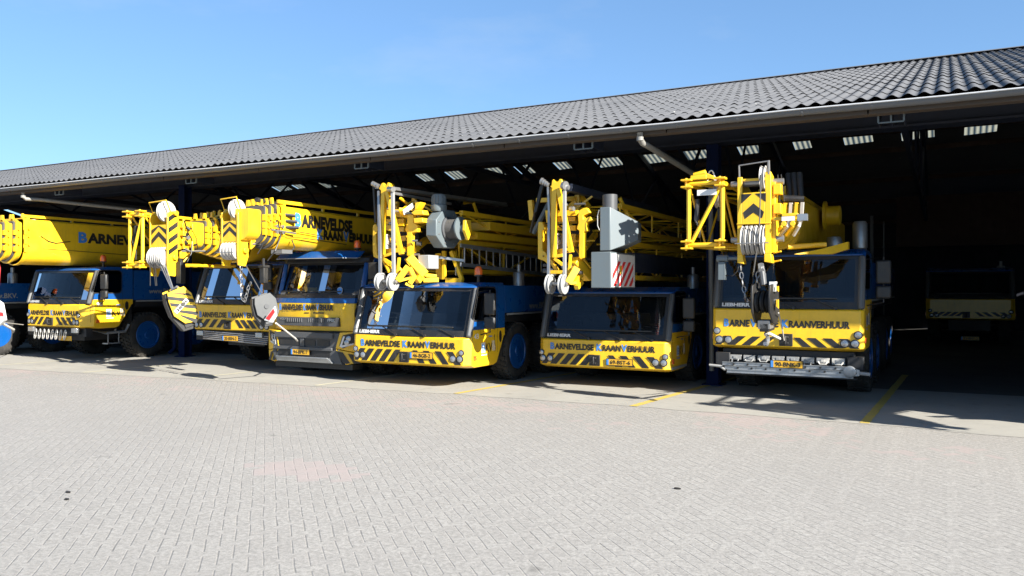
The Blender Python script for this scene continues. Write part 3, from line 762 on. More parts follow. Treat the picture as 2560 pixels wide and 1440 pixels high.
def rounded_section(w, h, r_bot, zc):
    """boom section: flat top, half-round belly; returns (x, z) loop"""
    pts = [(-w / 2, zc + h / 2 - .04), (-w / 2 + .04, zc + h / 2), (w / 2 - .04, zc + h / 2), (w / 2, zc + h / 2 - .04)]
    zc2 = zc - h / 2 + w * .42
    for q in range(13):
        a = R(-180.0 * q / 12); pts.append((w / 2 * math.cos(a), zc2 + w * .42 * math.sin(a)))
    return pts
def boom(root, xc, y0, y_end, zt, zb, w, ncoll=5, coll_y0=.7, coll_step=.14, base_y=None, slope=0.0, seal=.0125, flange=.065):
    """telescopic boom: innermost section from y0, collars of the nested sections, base section to y_end"""
    h = zt - zb; zc = (zt + zb) / 2
    sec = lambda ww, hh, y: [(xc + x, y, z + slope * (y - y0)) for x, z in rounded_section(ww, hh, 0, zc)]
    base_y = base_y or y0 + coll_y0 + ncoll * coll_step
    mb = MB(); mb.loft([sec(w, h, base_y), sec(w, h, y_end)]); mb.loft([sec(w + .05, h + .05, base_y), sec(w + .05, h + .05, base_y + .10)])
    base = mb.build('boom_base_section', YEL, root, ang=30)
    for i in range(ncoll):
        f = 1 - .07 * (ncoll - i); y = y0 + coll_y0 + coll_step * i
        mb = MB(); mb.loft([sec(w * f, h * f, y - .02), sec(w * f, h * f, base_y + .3)])
        mb.loft([sec(w * f + 2 * flange, h * f + 2 * flange, y), sec(w * f + 2 * flange, h * f + 2 * flange, y + .035)]); mb.loft([sec(w * f + .07, h * f + .07, y + .035), sec(w * f + .05, h * f + .05, y + .11)])
        for q in (-1, 1):
            a = xc + q * w * f * .32; zt_ = zc + h * f / 2 + slope * (y - y0)
            mb.prism([(a - .05, y, zt_ + .03), (a + .05, y, zt_ + .03), (a + .025, y, zt_ + .19), (a - .025, y, zt_ + .19)], (0, .045, 0))
            for z in (.22, .0, -.2):
                mb.box(xc + q * (w * f / 2 + .055) - .035, xc + q * (w * f / 2 + .055) + .035, y - .06, y + .01, zc + h * f * z - .06, zc + h * f * z + .06)
            for z in (.30, .12, -.08): mb.tube((xc + q * (w * f / 2 + .05), y + .07, zc + h * f * z), (xc + q * (w * f / 2 + .085), y + .07, zc + h * f * z), .022, 8)
        ts = mb.build('telescope_section', YEL, root, ang=30)
        mb = MB(); mb.loft([sec(w * f + 2 * seal, h * f + 2 * seal, y - .05), sec(w * f + 2 * seal, h * f + 2 * seal, y - .001)]); mb.build('slide_pad', DGRY, ts)
    mb = MB(); f = 1 - .07 * (ncoll + 1)
    mb.loft([sec(w * f, h * f, y0 + .05), sec(w * f, h * f, base_y + .3)]); mb.build('telescope_section', YEL, root, ang=30)
    # rope guide rail on the top
    mb = MB(); mb.bar((xc + w * .3, base_y + .05, zt + .09), (xc + w * .3, y_end - 3, zt + .09), .05, .07)
    for i in range(4): mb.box(xc + w * .3 - .02, xc + w * .3 + .02, base_y + .2 + 1.2 * i, base_y + .26 + 1.2 * i, zt - .02, zt + .08)
    mb.build('rope_guide', YEL, root)
    return base

def sheave(root, c, rad, w=.07, name='sheave', mat=SHV, n=32, parent=None):
    c = Vector(c); mb = MB(); h = w / 2
    mb.lathe(c - XA * h, XA, [(.04, .0), (rad * .25, -.012), (rad * .3, .012), (rad * .8, .016), (rad * .86, 0), (rad, .004), (rad * .88, h), (rad, w - .004), (rad * .86, w), (rad * .8, w - .016), (rad * .3, w - .012), (rad * .25, w + .012), (.04, w)], n)
    return mb.build(name, mat, parent or root, ang=30)

def chevrons(mb, x0, x1, z0, z1, y, mi=1, n=2):
    xm = (x0 + x1) / 2; H = (z1 - z0) / n; t = H * .52; d = (x1 - x0) * .42
    for i in range(n):
        b = z0 + H * i
        pts = [(x0, b + .0), (xm, b + d * .9), (x1, b), (x1, b + t), (xm, min(b + d * .9 + t, z1)), (x0, b + t)]
        mb.add([(u, y, v) for u, v in pts], [(0, 1, 4, 5), (1, 2, 3, 4)], mi)

def boom_head(root, xc, y, z0, z1, w, depth=.62, nlow=5, rlow=.20, rtop=.24, stripes=True, top_off=.0, low_z=None):
    """head plates in front of the boom: two cheek plates, front plates with chevrons, top and lower sheaves, guards"""
    h = z1 - z0; lz = low_z or z0 + .30
    mb = MB()
    for s in (-1, 1):
        xx = xc + s * w / 2
        prof = [(y, z0 + .28), (y + .02, z0 - .02), (y + .20, z0 - .04), (y + .28, z0 + .16), (y + .26, z0 + h * .40), (y + depth, z0 + h * .46), (y + depth, z1 - h * .34), (y + .30, z1 - h * .22), (y + .28, z1 - .02), (y, z1 - .04)]
        mb.prism([(xx, a, b) for a, b in prof], (-s * .045, 0, 0))
        mb.tube((xx - s * .02, y + .16, lz), (xx + s * .07, y + .16, lz), .06, 16); mb.tube((xx - s * .02, y + .18, z1 - .02), (xx + s * .07, y + .18, z1 - .02), .055, 16)
    head = mb.build('boom_head', YEL, root, bevel=.008)
    random.seed(int(abs(xc) * 100))
    mb = MB(); xx = xc + w / 2
    for q in range(3):
        zq = z0 + h * (.50 + .13 * q); mb.box(xx + .0, xx + .10 + .03 * (q % 2), y + .30, y + .30 + depth * .4, zq, zq + h * .07)
    mb.bar((xx + .07, y + .36, z0 + h * .42), (xx + .07, y + .36, z1 - h * .10), .045); mb.bar((xx + .06, y + .30 + depth * .5, z0 + h * .40), (xx + .06, y + .30 + depth * .5, z1 - h * .16), .04)
    mb.prism([(xx + .02, y + .28, z0 + .30), (xx + .02, y + .52, z0 + .48), (xx + .02, y + .50, z0 + .60), (xx + .02, y + .28, z0 + .50)], (.05, 0, 0))
    mb.build('head_bracket', YEL, head, bevel=.006)
    mb = MB()
    for q in range(5):
        zq = z0 + h * random.uniform(.42, .92); yq = y + .34 + random.uniform(0, depth * .6); rr = random.uniform(.018, .04)
        mb.tube((xx + .06, yq, zq), (xx + .14, yq + random.uniform(-.05, .15), zq + random.uniform(-.08, .08)), rr, 8)
    mb.pipe([(xx + .12, y + .34, z1 - h * .12), (xx + .15, y + .40, z0 + h * .7), (xx + .12, y + .55, z0 + h * .55), (xx + .15, y + .5, z0 + h * .35), (xx + .10, y + .42, z0 + h * .2)], .012, 5)
    mb.pipe([(xx + .10, y + .5, z1 - h * .2), (xx + .16, y + .62, z0 + h * .6), (xx + .12, y + .7, z0 + h * .42)], .010, 5)
    mb.build('head_hose', BLK, head)
    mb = MB(); mb.tube((xx + .08, y + .3, z0 + h * .38), (xx + .09, y + .3 + depth, z0 + h * .40), .02, 8); mb.tube((xx + .05, y + .42, z0 + h * .60), (xx + .15, y + .42, z0 + h * .60), .045, 10); mb.build('head_sensor', STEEL, head)
    if stripes:
        mb = MB(); xx = xc + w / 2 + .004
        for i in range(4):
            b = z0 + .42 + i * .24
            mb.add([(xx, y + .02, b), (xx, y + .02, b + .11), (xx, y + .26, b + .27), (xx, y + .26, b + .16)], [(0, 1, 2, 3)])
        mb.build('hazard_stripe', BLK, head)
    mb = MB(); a, b = xc - w / 2 + .045, xc + w / 2 - .045
    za, zb_ = z0 + h * .42, z0 + h * .80
    mb.box(a, b, y + .012, y + .035, za, zb_, 0)
    chevrons(mb, a + .01, b - .01, za + .08, zb_ - .01, y + .008, 1)
    mb.box(a - .03, b + .03, y - .008, y + .012, za - .03, za - .012, 0)
    mb.tube((a, y + .18, z1 - .02), (b, y + .18, z1 - .02), .05, 12, 0)
    mb.build('head_plate', [YEL, BLK], head)
    st = (w - .12) / nlow
    for i in range(nlow): sheave(root, (xc - w / 2 + .06 + st * (i + .5), y + .10, lz), rlow, min(st * .82, .075), parent=head)
    sheave(root, (xc + w * .18 + top_off, y + .12, z1 + .02), rtop, .075, parent=head)
    mb = MB(); mb.tube((a - .04, y - .11, lz - .05), (b + .04, y - .11, lz - .05), .008, 6, 0)
    mb.build('rope_guard', STEEL, head); mb = MB(); mb.pipe([(a - .02, y + .1, z1 - .05), (a - .02, y - .02, z1 + .22), (b + .02, y - .02, z1 + .25), (b + .02, y + .12, z1 - .05)], .014, 6)
    mb.build('top_guard', YEL, head)
    return head

def chain_mb(pts, link=.085, r=.009, wid=.03, mat=STEEL):
    mb = MB(); L = [Vector(p) for p in pts]; acc = []; 
    for a, b in zip(L[:-1], L[1:]):
        n = max(1, int((b - a).length / link))
        for i in range(n): acc.append((a + (b - a) * (i + .5) / n, (b - a).normalized()))
    for i, (c, d) in enumerate(acc):
        a, b = mb.frame(d); sd = a if i % 2 else b
        pts_ = [c + d * (link * .62) * math.sin(2 * math.pi * q / 10) + sd * wid * math.cos(2 * math.pi * q / 10) for q in range(10)]
        mb.pipe(pts_, r, 5, closed=True)
    return mb
def xf(mb, c, rx=0, ry=0, rz=0):
    M = Matrix.Translation(Vector(c)) @ Matrix.Rotation(rz, 4, 'Z') @ Matrix.Rotation(ry, 4, 'Y') @ Matrix.Rotation(rx, 4, 'X')
    mb.v = [M @ p for p in mb.v]; return mb
# ================================================================== THE CRANES
LT = lambda a=1.13, b=.96, c=1.18, z=.11, z2=.25: [(-a, z, .062), (-b, z, .062), (a, z, .062), (b, z, .062), (-c, z2, .05), (c, z2, .05)]
BAY = 'mobile cranes parked side by side in the shed'
def lattice(mb, x0, x1, z0, z1, y0, y1, nb, r=.035, rb=.02, slope=0):
    P = lambda sx, sz, y: Vector((x1 if sx else x0, y, (z1 if sz else z0) + slope * (y - y0)))
    for sx in (0, 1):
        for sz in (0, 1): mb.bar(P(sx, sz, y0), P(sx, sz, y1), r * 2)
    ys = [y0 + (y1 - y0) * i / nb for i in range(nb + 1)]
    for i, y in enumerate(ys):
        for a, b in (((0, 0), (1, 0)), ((1, 0), (1, 1)), ((1, 1), (0, 1)), ((0, 1), (0, 0))):
            mb.tube(P(*a, y), P(*b, y), rb, 6)
            if i < nb:
                if i % 2: mb.tube(P(*a, y), P(*b, ys[i + 1]), rb, 6)
                else: mb.tube(P(*b, y), P(*a, ys[i + 1]), rb, 6)
    return mb

# ---- far left crane, only its flank is in the picture
c0 = thing('mobile_crane', (-25.4, 11.6, 0), 'crane cut off by the left edge, its dark blue flank showing pale web lettering', 'mobile crane', BAY)
cab(c0, -25.4, 11.6, 2.75, .89, 1.5, 2.42, 2.52, yb=1.5, ch=.25, lights=LT(), number=None)
carrier(c0, -25.4, 11.6, 2.75, 1.55, 2.15, www='www.BKV.', wz=1.66, www_y=1.72, wx=.11, wheels=(2.05, 3.7, 6.6, 8.2))

# ---- crane 90
X1, Y1 = -21.28, 13.5
c1 = thing('mobile_crane', (X1, Y1, 0), 'yellow and blue crane with row of pale loops below its bumper, third from left edge', 'mobile crane', BAY)
c1['label'] = 'crane numbered 90 with white loops hanging below its bumper'
cab(c1, X1, Y1, 2.75, .92, 1.5, 2.42, 2.52, yb=1.42, ch=.25, yr0=1.0, zs=1.64, txt=(.30, .80, .11), haz=(.04, .25, 4, 4), lights=LT(1.05, .92, 1.1, .12, .30), number='90', sidewin=(.2, 1.05), lean=.26)
carrier(c1, X1, Y1, 2.75, 1.62, 2.5, yb=1.45, www='www.BKV.', wz=1.80, www_y=1.95, wx=.11, wheels=(1.95, 3.6, 6.5, 8.1))
mb = MB(); mb.box(X1 - 1.05, X1 + 1.05, Y1 + .02, Y1 + .1, .72, .80); mb.box(X1 - 1.3, X1 + 1.25, Y1 + .12, Y1 + .3, .66, .88); mb.build('lower_bumper', CHAS, c1)
for sx in (-1, 1):
    mb = MB(); mb.box(X1 + sx * .95 - .12, X1 + sx * .95 + .12, Y1 - .03, Y1 + .05, .76, .89); mb.build('work_lamp', [LENS], c1, bevel=.01)
mb = MB(); mb.box(X1 + .28, X1 + .80, Y1 - .012, Y1 + .005, .55, .67); mb.build('number_plate', [PLATEY], c1)
mb = MB(); mb.pipe([(X1 + 1.15, Y1 + .25, .84), (X1 + 1.36, Y1 + .6, .74), (X1 + 1.36, Y1 + 1.2, .76), (X1 + 1.36, Y1 + 1.3, .95)], .035, 8)
mb.box(X1 + 1.2, X1 + 1.42, Y1 + .62, Y1 + 1.0, .44, .47); mb.box(X1 + 1.39, X1 + 1.41, Y1 + .64, Y1 + .66, .46, .76); mb.box(X1 + 1.39, X1 + 1.41, Y1 + .96, Y1 + .98, .46, .76)
mb.build('entry_step', ALU, c1)
boom(c1, X1, 11.0, 21.5, 3.72, 2.56, .86, ncoll=5, coll_y0=.55, coll_step=.24, base_y=12.45)
mb = MB(); write(mb, [('B', 1.05, 1), ('ARNEVELDSE', 1, 0)], (X1 + .432, 13.95, 3.20), YA, ZA, 2.75, .26, .05); mb.build('boom_lettering', [BLK, SIGNBLUE], c1)
mb = MB(); mb.pipe([(X1 + .45, 12.9, 3.3), (X1 + .45, 13.1, 3.18), (X1 + .45, 13.3, 3.14), (X1 + .45, 13.7, 3.2)], .012, 5); mb.bar((X1 + .44, 12.95, 2.98), (X1 + .44, 17, 2.86), .012)
mb.build('boom_cable', BLK, c1)
boom_head(c1, X1, 10.45, 2.25, 3.72, .55, nlow=4)
for i in range(8):
    mb = MB(); cx = X1 - .72 + .185 * i
    mb.pipe([(cx + .07 * math.cos(2 * math.pi * q / 18) + .03 * math.sin(2 * math.pi * q / 18), Y1 - .03 - .02 * math.cos(2 * math.pi * q / 18), .70 + .13 * math.sin(2 * math.pi * q / 18)) for q in range(18)], .014, 6, closed=True)
    o = mb.build('lifting_loop', SLING); center_origin(o); tag(o, 'white loop hanging in the row below the bumper of crane 90', 'lifting loop', 'white loops below the bumper of crane 90')

# ---- crane 20-BSN-2
X2, Y2 = -15.35, 14.2
c2 = thing('mobile_crane', (X2, Y2, 0), 'shaded crane with plate 20-BSN-2 behind a big striped hook block', 'mobile crane', BAY)
cab(c2, X2, Y2, 2.75, .93, 1.53, 2.5, 2.6, yb=1.5, ch=.12, zs=1.68, txt=(.30, .80, .11), haz=(.05, .25, 4, 5), lights=LT(1.18, 1.02, 1.22, .10, .24), beac=False, lean=.34)
carrier(c2, X2, Y2, 2.75, 1.65, 2.45, www=None)
plate(c2, at(575, 846, Y2 - .02), '20-BSN-2')
mb = MB(); mb.box(X2 - 1.25, X2 + 1.25, Y2 + .05, Y2 + .3, .66, .9); mb.build('lower_bumper', CHAS, c2)
mb = MB()
for i in range(5): mb.tube((X2 - .95, Y2 + .0, .70 + .045 * i), (X2 + 1.2, Y2 + .0 + .01 * i, .62 + .045 * i), .016, 6)
mb.build('guard_bar', STEEL, c2)
for sx in (-1, .9):
    mb = MB(); mb.box(X2 + sx * 1.05 - .11, X2 + sx * 1.05 + .11, Y2 - .03, Y2 + .05, .77, .89); mb.build('work_lamp', [LENS], c2, bevel=.01)
boom(c2, X2 + .12, 12.2, 22, 3.72, 2.58, .82, ncoll=6, coll_y0=.95, coll_step=.20, base_y=14.35)
boom_head(c2, X2 + .18, 12.0, 2.24, 3.60, .60, nlow=4, rlow=.24, rtop=.23, depth=.62, low_z=2.62)
Z2 = zm(300, 460, 3.2725)
def fly_jib(root, Y, pts_fn, xl, xr, zt, zb, depth, side=1):
    """lattice fly jib folded along the boom: end frame with clevises plus chords running back"""
    mb = MB(); yb_ = Y + depth
    for x in (xl, xr):
        mb.tube((x, Y, zb), (x, Y, zt), .038, 8)
        for z in (zb, zt): mb.tube((x, Y, z), (x + .12 * (1 if x == xl else -.3), yb_, z * .88 + (zt + zb) * .06), .036, 8)
    for z in (zb, zt): mb.tube((xl, Y, z), (xr, Y, z), .036, 8)
    mb.tube((xl + .05, Y, zb + .05), (xr - .02, Y, zt - .05), .032, 8)
    n = 5
    for i in range(n):
        a, b = Y + depth * i / n, Y + depth * (i + 1) / n
        for x in (xl, xr): mb.tube((x, a, zb if i % 2 else zt), (x, b, zt if i % 2 else zb), .02, 6)
        for z in (zt, zb): mb.tube((xl, a, z), (xr, b, z), .02, 6)
    fr = mb.build('fly_jib', YEL, root)
    mb = MB()
    for x in (xl, xr):
        for z in (zb, zt):
            for q in (-.055, .055): mb.box(x - .10, x + .07, Y - .13, Y + .05, z + q - .014, z + q + .014)
            mb.tube((x - .03, Y - .05, z - .09), (x - .03, Y - .05, z + .09), .022, 8)
    mb.build('clevis', YEL, fr, bevel=.005)
    mb = MB()
    mb.tube((xl + .12, Y + .06, zb + .4), (xl + .12, Y + .06, zt - .25), .04, 8); mb.tube((xr - .12, Y + .3, zb + .4), (xr - .12, Y + .3, zt - .2), .035, 8)
    random.seed(4)
    for i in range(4):
        a = random.uniform(.1, .4)
        mb.pipe([(xl + .1, Y + .05, zt - .25), (xl + .05 + a * .4, Y - .02, zt - .45 - a), (xl + .18, Y + .02, zb + .3), (xl + .1 + a * .3, Y + .03, zb + .12)], .011, 5)
    mb.build('hose', BLK, fr)
    return fr
fly_jib(c2, 11.9, None, X2 - .62, X2 - .20, 3.58, 2.46, 5.0)
mb = MB(); mb.box(X2 + .5, X2 + .64, 12.2, 12.34, 2.05, 2.52); mb.tube((X2 + .57, 12.27, 2.5), (X2 + .57, 12.27, 2.6), .05); mb.build('overload_switch', PLAS, c2, bevel=.01)
mb = MB(); mb.pipe([(X2 + .05, 11.9, 2.5), (X2 + .05, 11.9, 2.0)], .012, 6); mb.pipe([(X2 + .12, 11.92, 2.5), (X2 + .16, 11.95, 2.0)], .012, 6); mb.pipe([(X2 + .20, 11.9, 2.5), (X2 + .2, 11.95, 2.0)], .012, 6)
mb.build('hoist_rope', ROPE, c2)

def hook_block(name, c, h, w, t, tilt, yaw, mats, label, pattern, text=None, hook=True, core_on=True):
    """two cheek plates with sheaves between them and a hook below; c = top centre"""
    root = thing(name, c, label, 'hook block')
    rt_ = Matrix.Rotation(yaw, 3, 'Z') @ Matrix.Rotation(tilt, 3, 'Y')
    T = lambda p: Vector(c) + rt_ @ Vector(p)
    def place(mb_): mb_.v = [T(p) for p in mb_.v]; return mb_
    out = [(-w * .42, 0), (w * .3, .02), (w * .5, -h * .18), (w * .5, -h * .62), (w * .22, -h * .84), (-w * .18, -h * .8), (-w * .5, -h * .55), (-w * .5, -h * .2)]
    for s in (-1, 1):
        mb_ = MB(); mb_.prism([(x, s * t / 2, z) for x, z in out], (0, s * .03, 0), 0); cheek = place(mb_).build('cheek_plate', mats[0], root, bevel=.006)
        if pattern:
            mb_ = MB(); yy = s * (t / 2 + .034); n = 5
            for i in range(n):
                za = -h * .82 + h * .8 * i / n; hb = h * .8 / n * .55
                def xr_(z): # outline width at z
                    z = max(min(z, 0), -h * .84); f = (-z) / h
                    l = -w * .5 if f > .2 and f < .55 else (-w * .42 if f < .2 else -w * .5 + (f - .55) / .29 * w * .3)
                    r_ = w * .5 if .18 < f < .62 else (w * .3 + f / .18 * w * .2 if f <= .18 else w * .5 - (f - .62) / .22 * w * .26)
                    return l + .01, r_ - .01
                l0, r0 = xr_(za); l1, r1 = xr_(za + hb); sk = .17
                mb_.add([(l0, yy, min(za + sk, 0)), (r0, yy, za - sk * .4), (r1, yy, za + hb - sk * .4), (l1, yy, min(za + hb + sk, 0))], [(0, 1, 2, 3)], 0)
            place(mb_).build('stripe_marking', pattern, cheek)
    if text:
        mb_ = MB(); yy = -(t / 2 + .037); d_ = Vector((math.cos(R(28)), 0, math.sin(R(28)))); u_ = Vector((-d_.z, 0, d_.x)); o_ = Vector((-w * .34, yy, -h * .50))
        mb_.quad(o_ - d_ * .02 - u_ * .015, o_ + d_ * (w * .70) - u_ * .015, o_ + d_ * (w * .70) + u_ * .075, o_ - d_ * .02 + u_ * .075); pl_ = place(mb_).build('name_label', WHT, root)
        mb_ = MB(); write(mb_, [(text, 1, 0)], o_ + Vector((0, -.002, 0)), d_, u_, w * .66, .055, .05); place(mb_).build('name_lettering', BLK, root)
    mb_ = MB(); n = max(2, int(t / .07))
    for i in range(n):
        y = -t / 2 + t * (i + .5) / n
        mb_.lathe((0, y - .025, -h * .36), (0, 1, 0), [(.03, 0), (w * .42, 0), (w * .36, .025), (w * .42, .05), (.03, .05)], 24)
    place(mb_).build('sheave', mats[1], root)
    mb_ = MB(); mb_.tube((0, -t / 2 - .05, -h * .36), (0, t / 2 + .05, -h * .36), .045, 12); place(mb_).build('axle', mats[2], root); mb_ = MB(); mb_.box(-w * .2, w * .2, -t * .4, t * .4, -h * .92, -h * .74)
    place(mb_).build('cross_head', mats[2], root, bevel=.006)
    mb_ = MB(); core = [(x * .97 - .05, z * .97 - .03) for x, z in out]; core[4] = (core[4][0], -h * 1.0); core[5] = (core[5][0] - .02, -h * .98)
    mb_.prism([(x, -t * .32, z) for x, z in core], (0, t * .64, 0)) if core_on else mb_.box(-w * .2, w * .5, -t * .3, t * .3, -h * .98, -h * .80); place(mb_).build('sheave_frame', BLK, root, bevel=.01)
    if not hook: return root
    mb_ = MB(); a0 = -h * .92; rr_ = .08
    mb_.pipe([(0, 0, a0), (0, 0, a0 - .08)] + [(rr_ * math.sin(R(q)) * 1.0, 0, a0 - .17 + rr_ * math.cos(R(q))) for q in range(0, 250, 25)], .032, 8)
    place(mb_).build('hook', mats[2], root)
    return root
hb2 = hook_block('hook_block', at(436, 724, 11.95), .92, .50, .36, R(-20), R(66), (YEL, BLK, BLK), 'large hook block striped black and yellow, hanging beside the blue post', BLK, text='LIEBHERR', hook=False)
mb = MB(); a = at(432, 726, 11.9)
for q in range(3): mb.tube(at(400 + 6 * q, 660, 11.95), a + Vector((.02 * q, 0, -.02)), .014, 6)
mb.tube(a + Vector((-.06, 0, -.02)), a + Vector((.14, 0, .08)), .03, 8); mb.build('rope_fall', STEEL, hb2)

# ---- truck mounted crane 98
XT, YT = -12.3, 13.5
tr = thing('crane_truck', (XT, YT, 0), 'truck with yellow cab numbered 98, dark bumper and blue sun visor carrying a telescopic crane', 'crane truck')
W = 2.5; x0, x1 = XT - W / 2, XT + W / 2
def tring(z, fy, rear, c=.34, cy=.34):
    return [(x0, YT + rear, z), (x0, YT + fy + cy, z), (x0 + c * .35, YT + fy + cy * .35, z), (x0 + c, YT + fy + .03, z), (XT, YT + fy, z), (x1 - c, YT + fy + .03, z), (x1 - c * .35, YT + fy + cy * .35, z), (x1, YT + fy + cy, z), (x1, YT + rear, z)]
mb = MB(); mb.loft([tring(1.02, .13, 1.7), tring(1.32, .10, 1.75), tring(1.62, .12, 1.8)]); mb.build('cab_body', YEL, tr, bevel=.01)
mb = MB(); mb.loft([tring(1.623, .118, 1.8), tring(1.73, .135, 1.8)]); mb.build('cab_band', BLU, tr)
mb = MB(); mb.loft([tring(1.733, .128, 1.8, .33), tring(1.80, .16, 1.8)]); mb.build('cowl', BLK, tr)
for s, xx in ((1, x1), (-1, x0)):
    mb = MB(); mb.prism([(xx, YT + .62, 1.803), (xx, YT + 1.8, 1.803), (xx, YT + 1.8, 2.62), (xx, YT + .80, 2.62)], (-s * .05, 0, 0)); mb.build('cab_side', BLU, tr, bevel=.006)
    mb = MB(); mb.prism([(xx + s * .003, YT + .76, 1.86), (xx + s * .003, YT + 1.5, 1.86), (xx + s * .003, YT + 1.5, 2.42), (xx + s * .003, YT + .90, 2.42)], (-s * .002, 0, 0)); mb.build('side_window', DGLASS, tr)
    mb = MB(); mb.bar((xx - s * .07, YT + .44, 1.80), (xx - s * .08, YT + .62, 2.50), .12, .10, up=(s, -1, 0)); mb.build('pillar', BLU, tr, bevel=.03)
mb = MB(); mb.loft([[(x0 + .02, YT + 1.8, z), (x0 + .02, YT + .62 + q, z), (x0 + .3, YT + .40 + q, z), (x1 - .3, YT + .40 + q, z), (x1 - .02, YT + .62 + q, z), (x1 - .02, YT + 1.8, z)] for z, q in ((2.50, 0), (2.62, .03), (2.68, .25))]); mb.build('cab_roof', PLAS, tr, bevel=.02)
mb = MB(); mb.box(x0 + .05, x1 - .05, YT + 1.72, YT + 1.79, 1.1, 2.6); mb.box(x0 + .06, x1 - .06, YT + .3, YT + 1.7, 1.74, 1.78); mb.build('cab_rear', CHAS, tr)
TS = lambda u, v: Vector((x0 + .10 + (W - .20) * u, YT + .17 + .24 * v + .30 * abs(2 * u - 1) ** 2.4, 1.79 + .72 * v))
mb = MB(); n = 14
for i in range(n): mb.quad(TS(i / n, 0), TS((i + 1) / n, 0), TS((i + 1) / n, 1), TS(i / n, 1))
tw = mb.build('windscreen', GLASS, tr, ang=60)
mb = MB()
for u0, u1, v0, v1 in ((0, 1, 0, .07), (0, 1, .92, 1), (0, .03, .07, .92), (.97, 1, .07, .92)):
    for i in range(n):
        a, b = u0 + (u1 - u0) * i / n, u0 + (u1 - u0) * (i + 1) / n; nv = Vector((0, -.006, 0))
        mb.quad(TS(a, v0) + nv, TS(b, v0) + nv, TS(b, v1) + nv, TS(a, v1) + nv)
mb.build('windscreen_surround', BLK, tw)
mb = MB(); mb.lathe(TS(.80, .14) + Vector((0, -.01, 0)), (0, -1, .2), [(.085, 0), (.085, .004), (.001, .004)], 24, 0); mb.lathe(TS(.80, .14) + Vector((0, -.015, 0)), (0, -1, .2), [(.07, 0), (.07, .004), (.001, .004)], 24, 1); mb.build('round_sticker', [LGRY, SIGNBLUE], tw)
mb = MB(); mb.box(XT - .28, XT + .08, YT + .24, YT + .26, 1.86, 1.96); mb.build('name_board', PLATEY, tr)
mb = MB(); mb.bar(TS(.28, .98) + Vector((0, .05, 0)), TS(.38, .62) + Vector((0, .06, 0)), .02); mb.box(XT - .42, XT - .14, YT + .36, YT + .38, 2.08, 2.2); mb.build('interior_mirror', BLK, tr, bevel=.02)
mb = MB(); mb.prism([(x0 + .1, YT + .36, 1.78), (x0 + .1, YT + .75, 1.78), (x0 + .1, YT + .70, 1.93), (x0 + .1, YT + .42, 1.9)], (W - .2, 0, 0)); mb.build('dashboard', DGRY, tr, bevel=.03)
for sx in (-.6, .6):
    mb = MB(); mb.box(XT + sx - .25, XT + sx + .25, YT + 1.2, YT + 1.42, 1.7, 2.35); mb.box(XT + sx - .14, XT + sx + .14, YT + 1.22, YT + 1.34, 2.33, 2.5); mb.build('seat', SEAT, tr, bevel=.04)
# sun visor
v_ = [(x0 + .10, .30), (x0 + .35, .0), (XT, -.10), (x1 - .35, .0), (x1 - .10, .30)]
def vis(dy0, z0_, dy1, z1_, nm, m_, bv):
    mb = MB(); mb.loft([[(x, YT + y + dy0, z0_) for x, y in v_] + [(x, YT + y + dy0 + .10, z0_ + .02) for x, y in v_[::-1]], [(x, YT + y + dy1, z1_) for x, y in v_] + [(x, YT + y + dy1 + .10, z1_ + .02) for x, y in v_[::-1]]])
    return mb.build(nm, m_, tr, bevel=bv)
vs_ = vis(.02, 2.60, .20, 2.74, 'sun_visor', BLU, .008)
vl_ = vis(.015, 2.585, .018, 2.598, 'visor_lip', LGRY, 0)
for xx in (x0 + .45, x1 - .35): beacon(tr, (xx, YT + .62, 2.80), .08)
for u in (.46, .86):
    a = TS(u, .0) + Vector((0, -.03, -.03)); b = TS(u - .2, .12) + Vector((0, -.03, 0)); wiper(tr, a, b, (TS(u, .1) - TS(u - .3, .1)).normalized())
# lettering
mb = MB(); write(mb, FIRM, (x0 + .36, YT + .108, 1.47), XA, ZA, 1.55, .115, .06); mb.build('company_lettering', [BLK, SIGNBLUE], tr)
mb = MB(); mb.box(XT - .15, XT - .02, YT + .098, YT + .108, 1.395, 1.415); mb.box(XT + .1, XT + .4, YT + .098, YT + .108, 1.395, 1.42); mb.build('vent_slot', BLK, tr)
mb = MB(); write(mb, [('98', 1, 0)], (x1 - .21, YT + .215, 1.49), Vector((1, .75, 0)), ZA, .20, .11, .03); mb.build('fleet_number', SIGNBLUE, tr)
# grille and bumper
mb = MB(); mb.loft([[(x0 + .30, YT + .3, z), (x0 + .30, YT + .07, z), (XT, YT + .04, z), (x1 - .42, YT + .07, z), (x1 - .42, YT + .3, z)] for z in (1.12, 1.31)])
for i in range(2):
    for q in range(8): mb.box(XT - .62 + i * .62 + q * .06, XT - .59 + i * .62 + q * .06, YT + .035, YT + .05, 1.20, 1.29)
g = mb.build('grille', DGRY, tr, bevel=.008)
mb = MB(); write(mb, [('VOLVO', 1, 0)], (x0 + .42, YT + .055, 1.25), XA, ZA, .26, .045, .04); write(mb, [('FMX', 1, 0)], (x1 - .70, YT + .05, 1.23), XA, ZA, .20, .055, .04); mb.build('badge_lettering', ALU, g)
mb = MB(); mb.loft([tring(.98, .2, 1.7), tring(1.11, .2, 1.7)]); mb.build('grille_gap', BLK, tr)
mb = MB()
bz = [(x0 + .34, .34), (x0 + .24, .52), (x0 + .30, .98), (x1 - .36, .98), (x1 - .44, .66), (x1 - .28, .32)]
mb.prism([(x, YT + .02, z) for x, z in bz], (0, .30, 0), 0)
mb.box(x0 + .36, x1 - .52, YT - .035, YT + .03, .60, .67, 0)
mb.box(x0 + .34, x1 - .5, YT - .03, YT + .03, .86, .985, 0)
mb.box(XT - .18, XT - .06, YT - .015, YT + .03, .67, .86, 0)
mb.build('bumper', DGRY, tr, bevel=.012)
mb = MB()
